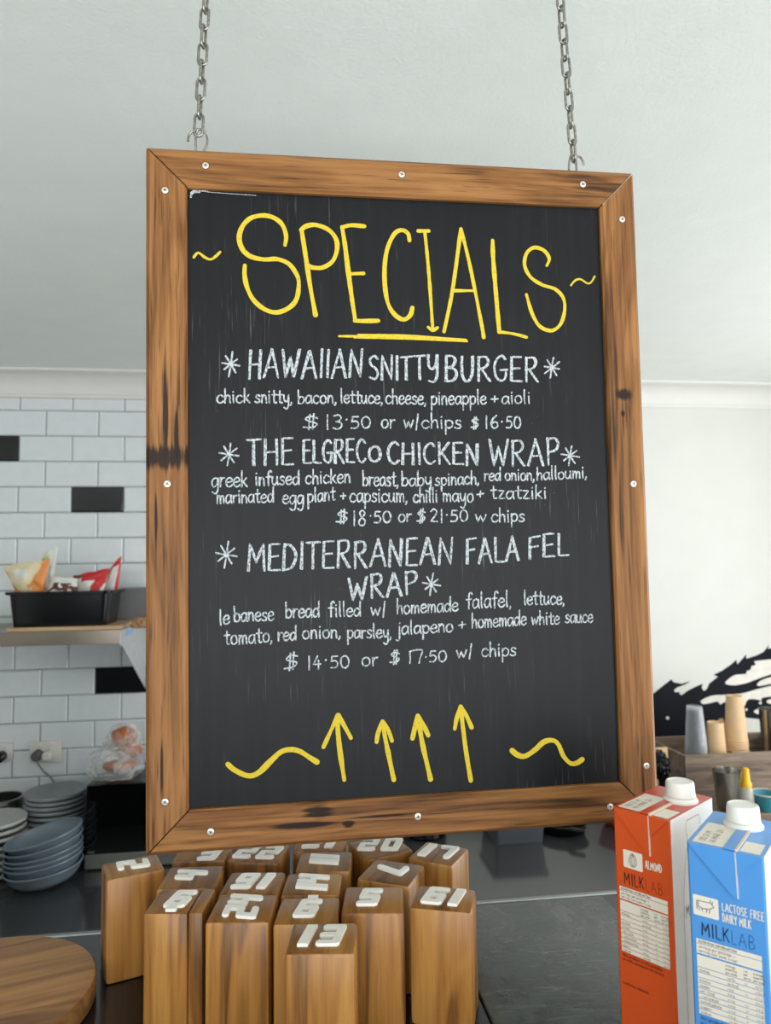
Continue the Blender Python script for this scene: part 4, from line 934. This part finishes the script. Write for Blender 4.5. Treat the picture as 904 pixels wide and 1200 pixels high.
# ------------------------------------------------------------------ power points
def gpo(px0, px1, py0, py1, holes, label):
    A = ony(px0, py1, WY - .0085); B = ony(px1, py0, WY - .0085); root = empty('power_point', ((A.x + B.x) / 2, WY - .0085, (A.z + B.z) / 2)); tag(root, label, 'power point', 'power points on the tiled wall')
    w2, h2 = (B.x - A.x) / 2, (B.z - A.z) / 2
    b = MB(); b.box((-w2, -.010, -h2), (w2, 0, h2), .003, 2); b.build('cover_plate', 'gpo', root, smooth=40)
    for hx in holes:
        b = MB(); b.lathe([(0, .0035), (.0085, .0035), (.0105, 0)], 20, mat=Matrix.Translation((hx * w2, -.010, h2 * .52)) @ Matrix.Rotation(R(90), 4, 'X')); b.build('switch', 'gpo', root, smooth=40)
    return root, w2, h2
def plug(px, py, mat, label, cord=None):
    p = ony(px, py, WY - .0187); b = MB(); b.lathe([(0, .036), (.012, .036), (.019, .03), (.0205, .012), (.0205, 0), (0, 0)], 28, mat=Matrix.Rotation(R(90), 4, 'X'))
    o = b.build('power_plug', mat, smooth=35, loc=p); tag(o, label, 'plug', 'plugs in the power points')
    if cord:
        pts = [Vector((0, -.03, -.012))] + [Vector(ony(x, y, yy)) - p for x, y, yy in cord]
        b = MB(); b.tube([tuple(v) for v in crom([tuple(v) for v in pts], 8)], .0036, 8); b.build('cord', 'cord', o, smooth=60)
    return o
gpo(-24, 16, 870, 893, (-.55, .55), 'white double power point cut off at the photo edge')
gpo(35, 73, 867, 894, (-.42, .42), 'white double power point with a grey and a white plug')
plug(2, 886, 'black_plastic', 'black plug in the power point nearest the photo edge')
plug(45, 884.5, 'plug_grey', 'grey plug with a hanging cord in the double power point', [(46, 897, WY - .05), (52, 905, WY - .045), (61, 913, WY - .035), (70, 935, WY - .03)])
pl = plug(57.5, 884.5, 'gpo', 'white plug beside the grey plug in the double power point')

# ------------------------------------------------------------------ crockery on the bench
def bench_at(px, y): return Vector((ony(px, 950, y).x, y, BZ))
def plate_mesh(r__, h__, name, mat):
    b = MB(); b.lathe([(0, 0), (r__ * .60, 0), (r__ * .64, .001), (r__ * .86, h__ * .30), (r__ * .975, h__ * .42), (r__, h__ * .58), (r__, h__ * .88), (r__ * .985, h__), (r__ * .93, h__ * .93), (r__ * .64, h__ * .35), (0, h__ * .28)], 56)
    return b.build(name, mat, smooth=35)
def stack(mesh_o, n, c, pitch, label_fn, group, cat, jitter=.0025):
    for k in range(n):
        o = mesh_o if k == 0 else mesh_o.copy()
        if k: COL.objects.link(o)
        o.location = c + Vector((random.uniform(-jitter, jitter), random.uniform(-jitter, jitter), k * pitch)); o.rotation_euler = (random.uniform(-.008, .008), random.uniform(-.008, .008), 0)
        tag(o, label_fn(k, n), cat, group)
ORD = ['lowest', 'second from the bottom', 'third from the bottom', 'fourth from the bottom', 'fifth from the bottom', 'sixth from the bottom', 'seventh from the bottom', 'seventh from the top', 'sixth from the top', 'fifth from the top', 'fourth from the top', 'third from the top', 'second from the top', 'topmost']
def order(k, n):
    if k == n - 1: return 'topmost'
    if k == 0: return 'lowest'
    nm = {1: 'second', 2: 'third', 3: 'fourth', 4: 'fifth', 5: 'sixth', 6: 'seventh', 7: 'eighth'}
    return f'{nm[k]} from the bottom' if k < n / 2 else f'{nm[n - 1 - k]} from the top'
zt_g = ony(64, 928, 2.885).z; n_g = 13; pitch = (zt_g - BZ - .018) / (n_g - 1)
stack(plate_mesh(.107, .022, 'dinner_plate', 'grey_plate'), n_g, bench_at(65.5, 2.90), pitch, lambda k, n: f'grey dinner plate, {order(k, n)} in the stack behind the bowls', 'grey dinner plates stacked behind the bowls', 'plate')
zt_w = ony(-8, 962, 2.74).z; n_w = 8; pitch = (zt_w - BZ - .02) / (n_w - 1)
stack(plate_mesh(.109, .022, 'side_plate', 'white_plate'), n_w, bench_at(-8, 2.765), pitch, lambda k, n: f'white plate, {order(k, n)} in the stack left of the blue bowls', 'white plates stacked left of the blue bowls', 'plate')
def bowl_mesh(r__, h__):
    b = MB(); b.lathe([(0, .0015), (r__ * .40, .0015), (r__ * .41, 0), (r__ * .46, 0), (r__ * .50, .003), (r__ * .73, h__ * .22), (r__ * .885, h__ * .52), (r__ * .95, h__ * .84), (r__ * .985, h__ * .90), (r__, h__ * .95), (r__ * .995, h__), (r__ * .975, h__ * 1.012), (r__ * .945, h__ * .97), (r__ * .935, h__ * .86), (r__ * .87, h__ * .56), (r__ * .715, h__ * .27), (r__ * .48, .0055), (0, .0045)], 56)
    return b.build('pasta_bowl', 'blue_bowl', smooth=35)
bm0 = bowl_mesh(.1235, .060); c0 = bench_at(54.5, 2.635)
for k, (dx, dz, ty_, tx_) in enumerate([(0, 0, 5.0, 0), (-.0005, .025, 6.6, 0), (-.0003, .041, 6.8, 0), (.002, .057, 8.4, 0), (.0035, .080, 10.4, 0), (.005, .103, 12.4, 0)]):
    o = bm0 if k == 0 else bm0.copy()
    if k: COL.objects.link(o)
    o.location = c0 + Vector((dx, 0, dz + .1235 * .47 * math.sin(R(5.0)) + .0004)); o.rotation_euler = (R(tx_), -R(ty_), 0)
    tag(o, f'blue-grey pasta bowl, {order(k, 6)} of the tilted stack before the microwave', 'bowl', 'blue grey pasta bowls stacked on the bench')
p = bench_at(2, 2.944); b = MB(); r__ = .070; hz = ony(0, 934, 2.944).z - BZ
b.lathe([(0, 0), (r__ - .02, 0), (r__ - .004, .01), (r__, .03), (r__, hz - .004), (r__ + .006, hz), (r__ - .003, hz), (r__ - .003, .03), (r__ - .02, .006), (0, .004)], 48)
o = b.build('steel_pot', 'steel', smooth=35, loc=p); tag(o, 'open stainless steel pot at the wall behind the white plates', 'pot')

# ------------------------------------------------------------------ microwave with bread bag
my = 2.72; mx0 = ony(101, 950, my).x; mx1 = mx0 + .47; mz0 = BZ; mz1 = ony(130, 919, my).z; mzs = ony(130, 1001, my).z
root = empty('microwave', ((mx0 + mx1) / 2, (my + 3.0) / 2, BZ)); tag(root, 'black microwave with a silver base strip on the bench behind the board', 'microwave')
hw = (mx1 - mx0) / 2
b = MB(); b.box((-hw, -.14 + .012, .008), (hw, .145, mz1 - BZ), .003); b.build('housing', 'black_plastic', root)
b = MB(); b.box((-hw, -.155 + .015, mzs - BZ + .002), (hw * .55, -.128, mz1 - BZ - .001), .002); dr = b.build('door', 'black_glass', root)
b = MB(); b.box((hw * .49, -.160, mzs - BZ + .03), (hw * .53, -.140, mz1 - BZ - .03), .002); b.build('door_handle', 'silver', dr)
b = MB(); b.box((hw * .56, -.139, mzs - BZ + .002), (hw, -.128, mz1 - BZ - .001), .002); b.build('control_panel', 'black_plastic', root)
b = MB(); b.box((-hw - .003, -.141, .006), (hw, -.128, mzs - BZ + .001), .0015); b.build('base_strip', 'silver', root)
b = MB(); b.box((-hw + .006, -.1415, mzs - BZ + .008), (-hw + .03, -.1398, mzs - BZ + .013)); b.build('badge', 'silver', root)
b = MB()
for sx1 in (-1, 1):
    for sy1 in (-.1, .11): b.box((sx1 * (hw - .04) - .012, sy1 - .012, 0), (sx1 * (hw - .04) + .012, sy1 + .012, .008))
b.build('foot', 'black_plastic', root)
bgx = ony(141, 900, 2.83).x; root = empty('bread_bag', (bgx, 2.83, mz1)); tag(root, 'crumpled clear plastic bag of bread rolls on top of the microwave', 'bread bag')
b = crumple('x', (-.015, -.01, .0425), (.100, .085, .075), 1.7, None, 5, .16, 2.2); b.build('plastic_bag', 'film', root, smooth=50)
b = crumple('x', (.012, .0, .118), (.066, .055, .068), 5.2, None, 5, .13, 2.0, squash=-1); b.build('plastic_bag_top', 'film', root, smooth=50)
for (dx, dy, dz, rx, rz_) in ((.014, -.012, .142, .046, .034), (.0, -.005, .026, .06, .020), (.03, .01, .085, .045, .028)):
    b = crumple('x', (dx, dy, dz + .012 * (dz < .05)), (rx, .034, rz_), dx * 90, None, 4, .12, 2, squash=-1); b.build('bread_roll', 'bread', root, smooth=60)

# ------------------------------------------------------------------ right side: crate, cups, bar ware
cy = 2.60; p = ony(803, 886, cy); cz1 = p.z; cx0 = p.x; cx1 = cx0 + .52; RZ = 1.115
b = MB(); b.box((cx0 - .035, 2.40, BZ), (cx1 + .1, 2.98, RZ), .003); o = b.build('timber_riser', 'crate'); tag(o, 'low timber riser on the bench under the wooden crate', 'riser')
root = empty('wooden_crate', ((cx0 + cx1) / 2, cy + .15, RZ)); tag(root, 'weathered wooden crate holding the stacked takeaway cups', 'crate')
hw = (cx1 - cx0) / 2; hh = cz1 - RZ
for name, lo, hi in (('front_panel', (-hw, -.15, 0), (hw, -.138, hh)), ('back_panel', (-hw, .138, 0), (hw, .15, hh)), ('base_panel', (-hw + .012, -.137, 0), (hw - .012, .137, .01)), ('end_panel', (-hw, -.1375, 0), (-hw + .012, .1375, hh)), ('end_panel', (hw - .012, -.1375, 0), (hw, .1375, hh))):
    b = MB(); b.box(lo, hi, .0015); b.build(name, 'crate', root)
def cup_mesh(name, r1_, r2_, h__, mats, n=28):
    """an upside-down cup: mouth with rolled rim at the bottom"""
    t_ = .00028; b = MB(); b.lathe([(r1_ - t_, .003), (r1_ - t_, .0004), (r1_ + .0010, 0), (r1_ + .0024, .002), (r1_ + .0014, .0044), (r1_, .005), (r2_, h__ - .002), (r2_ - .001, h__), (r2_ - .004, h__ - .001), (r2_ - .006, h__ - .006), (0, h__ - .006), (0, h__ - .0064), (r2_ - .0062, h__ - .0064), (r2_ - t_ * 1.2, h__ - .0055), (r1_ - t_, .003)], n)
    bmesh.ops.remove_doubles(b.bm, verts=b.bm.verts[:], dist=1e-6)
    return b.build(name, mats, smooth=40)
def cups(px, ytop, y, r1_, r2_, h__, n, pitch, mat, name, label, group):
    z1 = ony(px, ytop, y).z; zb = z1 - h__ - (n - 1) * pitch; x = ony(px, 860, y).x; m0 = None
    for k in range(n):
        if m0 is None: o = m0 = cup_mesh(name, r1_, r2_, h__, mat)
        else: o = m0.copy(); COL.objects.link(o)
        o.location = (x, y, zb + k * pitch); tag(o, label(k), 'cup', group)
    return x, zb, z1
stands = []
stands.append(cups(815.5, 827, 2.70, .040, .029, .150, 7, .0085, 'clear', 'plastic_cup', lambda k: f'clear plastic cup, {order(k, 7)} of the upside-down stack in the crate', 'clear plastic cups upside down in the crate'))
stands.append(cups(839, 846, 2.69, .036, .030, .118, 2, .013, 'kraft', 'paper_cup', lambda k: f'short kraft paper cup, {order(k, 2)} of the low upside-down pair', 'short kraft cups upside down in the crate'))
stands.append(cups(863, 815, 2.70, .0415, .031, .172, 5, .0095, 'kraft', 'paper_cup', lambda k: f'tall kraft paper cup, {order(k, 5)} of the tallest upside-down stack', 'tall kraft cups upside down in the crate'))
# each stack stands on a folded carton inside the crate
zlow = min(s[1] for s in stands)
for i, (s, lab) in enumerate(zip(stands, ('under the clear plastic cups', 'under the short kraft cups', 'under the tall kraft cups'))):
    b = MB(); b.box((s[0] - .036, 2.655, RZ + .0102), (s[0] + .036, 2.738, s[1] - .0002), .001); o = b.build('cup_sleeve_box', 'kraft'); tag(o, f'kraft sleeve box inside the crate {lab}', 'box')
# torn paper behind the short cups
p = ony(846, 855, 2.765); b = crumple('x', (0, 0, 0), (.018, .012, .042), 4.4, None, 4, .3, 3, squash=-1)
o = b.build('paper_sleeve', 'kraft', smooth=35, loc=p); tag(o, 'torn kraft paper sleeve behind the short cups', 'paper sleeve')
b = MB(); b.box((p.x - .02, 2.755, RZ + .0102), (p.x + .02, 2.785, p.z - .040)); d = b.build('sleeve_base', 'kraft', o); d.matrix_parent_inverse = Matrix.Translation(-p)
def vessel(px0, px1, ytop, y, zbase, name, mat, label, cat, taper=.85, rim=.0018):
    A = ony(px0, ytop, y); B = ony(px1, ytop, y); r__ = (B.x - A.x) / 2; h__ = A.z - zbase
    b = MB(); b.lathe([(0, 0), (r__ * taper - .002, 0), (r__ * taper, .002), (r__, h__ - rim), (r__ + rim * .6, h__), (r__ - rim * .5, h__), (r__ * taper - rim, .006), (0, .005)], 36)
    o = b.build(name, mat, smooth=40, loc=((A.x + B.x) / 2, y, zbase)); return tag(o, label, cat), r__, h__
vessel(891.5, 913, 831, 2.71, RZ + .0102, 'cocktail_shaker', 'steel', 'tall steel shaker tin inside the crate beside the tall kraft cups', 'shaker', .78)
vessel(837, 867, 903, 2.46, RZ, 'steel_tumbler', 'steel', 'small steel tumbler in front of the wooden crate', 'tumbler', .72)
o, r__, h__ = vessel(884, 912, 930, 2.44, RZ, 'takeaway_cup', 'teal', 'teal paper cup in front of the crate beside the sauce bottle', 'cup', .74)
b = MB(); b.lathe([(r__ - .0012, h__), (r__ + .0008, h__ - .002), (r__ + .0028, h__), (r__ + .0012, h__ + .0026), (r__ - .0012, h__ + .0012)], 36); b.build('rim', 'rim_paper', o, smooth=40)
p = ony(876, 935, 2.45); root = empty('sauce_bottle', (p.x, 2.45, RZ)); tag(root, 'clear squeeze bottle with a yellow nozzle cap before the crate', 'sauce bottle')
zc1 = ony(876, 922, 2.45).z - RZ; zc2 = ony(876, 900, 2.45).z - RZ
b = MB(); b.lathe([(0, 0), (.021, 0), (.023, .004), (.023, zc1 * .6), (.019, zc1 - .008), (.015, zc1), (0, zc1)], 28); b.build('bottle_body', 'bottle', root, smooth=40)
b = MB(); b.lathe([(0, zc1), (.0175, zc1), (.0175, zc1 + .012), (.013, zc1 + .02), (.0105, zc2 - .006), (.008, zc2), (0, zc2)], 28); b.build('nozzle_cap', 'yellow_cap', root, smooth=40)
# cardboard and black cloth at the left end of the crate
A = ony(776, 876, 2.66); B = ony(790, 876, 2.66)
b = MB(); b.box((A.x - .03, 2.655, BZ), (cx0 - .038, 2.665, A.z)); o = b.build('cardboard_sheet', 'kraft'); tag(o, 'upright kraft cardboard sheet beside the left end of the crate', 'cardboard')
p = ony(779, 898, 2.58); b = crumple('x', (0, 0, 0), (.030, .03, .052), 2.9, None, 4, .4, 2.4, squash=-1)
o = b.build('black_apron', 'black_plastic', smooth=35, loc=(p.x - .012, 2.58, p.z)); tag(o, 'bundle of black straps beside the cardboard at the frame edge', 'straps')
b = MB(); b.tube([(p.x - .012, 2.58, p.z - .03), (p.x - .014, 2.58, BZ + .1), (p.x - .012, 2.58, BZ)], [.012, .016, .03], 10); d = b.build('strap', 'black_plastic', o); d.matrix_parent_inverse = Matrix.Translation(-Vector(o.location))

# ------------------------------------------------------------------ things on the bench seen under the frame
def benchbox(px0, px1, yfront, depth, ztop, name, mat, label, cat, taper=.01):
    A = ony(px0, 980, yfront); B = ony(px1, 980, yfront)
    b = MB(); y2 = yfront + depth
    lo = rr(A.x + taper, B.x - taper, yfront + taper, y2 - taper, .012, BZ); md = rr(A.x, B.x, yfront, y2, .014, ztop - .012); m2 = rr(A.x - .008, B.x + .008, yfront - .008, y2 + .008, .018, ztop - .011); tp = rr(A.x - .008, B.x + .008, yfront - .008, y2 + .008, .018, ztop); t2 = rr(A.x + .003, B.x - .003, yfront + .003, y2 - .003, .012, ztop); t3 = rr(A.x + taper, B.x - taper, yfront + taper, y2 - taper, .01, BZ + .005)
    V = [[b.bm.verts.new(q) for q in s] for s in (lo, md, m2, tp, t2, t3)]; n_ = len(V[0]); b.bm.faces.new(V[0])
    for P, Q in zip(V, V[1:]):
        for k in range(n_): b.bm.faces.new([P[k], P[(k + 1) % n_], Q[(k + 1) % n_], Q[k]])
    b.bm.faces.new(V[-1]); o = b.build(name, mat, smooth=35); return tag(o, label, cat)
yb = onz(600, 990, BZ).y
benchbox(580, 641, yb, .22, BZ + .12, 'storage_tub', 'tub_grey', 'dark grey plastic tub on the bench just under the frame', 'tub')
p = onz(503, 988, BZ); b = MB(); b.lathe([(0, 0), (.075, 0), (.085, .01), (.088, .11), (.092, .115), (.084, .115), (.08, .012), (0, .008)], 40)
o = b.build('black_canister', 'black_glass', smooth=35, loc=(p.x, p.y + .09, BZ)); tag(o, 'black glossy round canister under the frame behind block 17', 'canister')
p = onz(673, 986, BZ); root = empty('frying_pan', (p.x, p.y + .11, BZ)); tag(root, 'shallow black pan on the bench between grey tub and red bowl', 'pan')
b = MB(); b.lathe([(0, 0), (.070, 0), (.080, .006), (.095, .038), (.098, .040), (.091, .038), (.077, .009), (0, .006)], 40); b.build('pan_body', 'black_plastic', root, smooth=35)
b = MB(); b.tube([(-.02, -.088, .034), (-.01, -.11, .042), (.03, -.14, .044)], [.007, .010, .008], 10); b.build('pan_handle', 'black_glass', root, smooth=60)
p = ony(722, 975, 2.72); b = MB(); b.lathe([(0, 0), (.05, 0), (.07, .02), (.088, .075), (.090, .077), (.084, .074), (.066, .024), (0, .006)], 40)
o = b.build('mixing_bowl', 'red_plastic', smooth=35, loc=(p.x + .075, 2.84, BZ)); tag(o, 'red plastic bowl on the bench beside the orange carton', 'bowl')
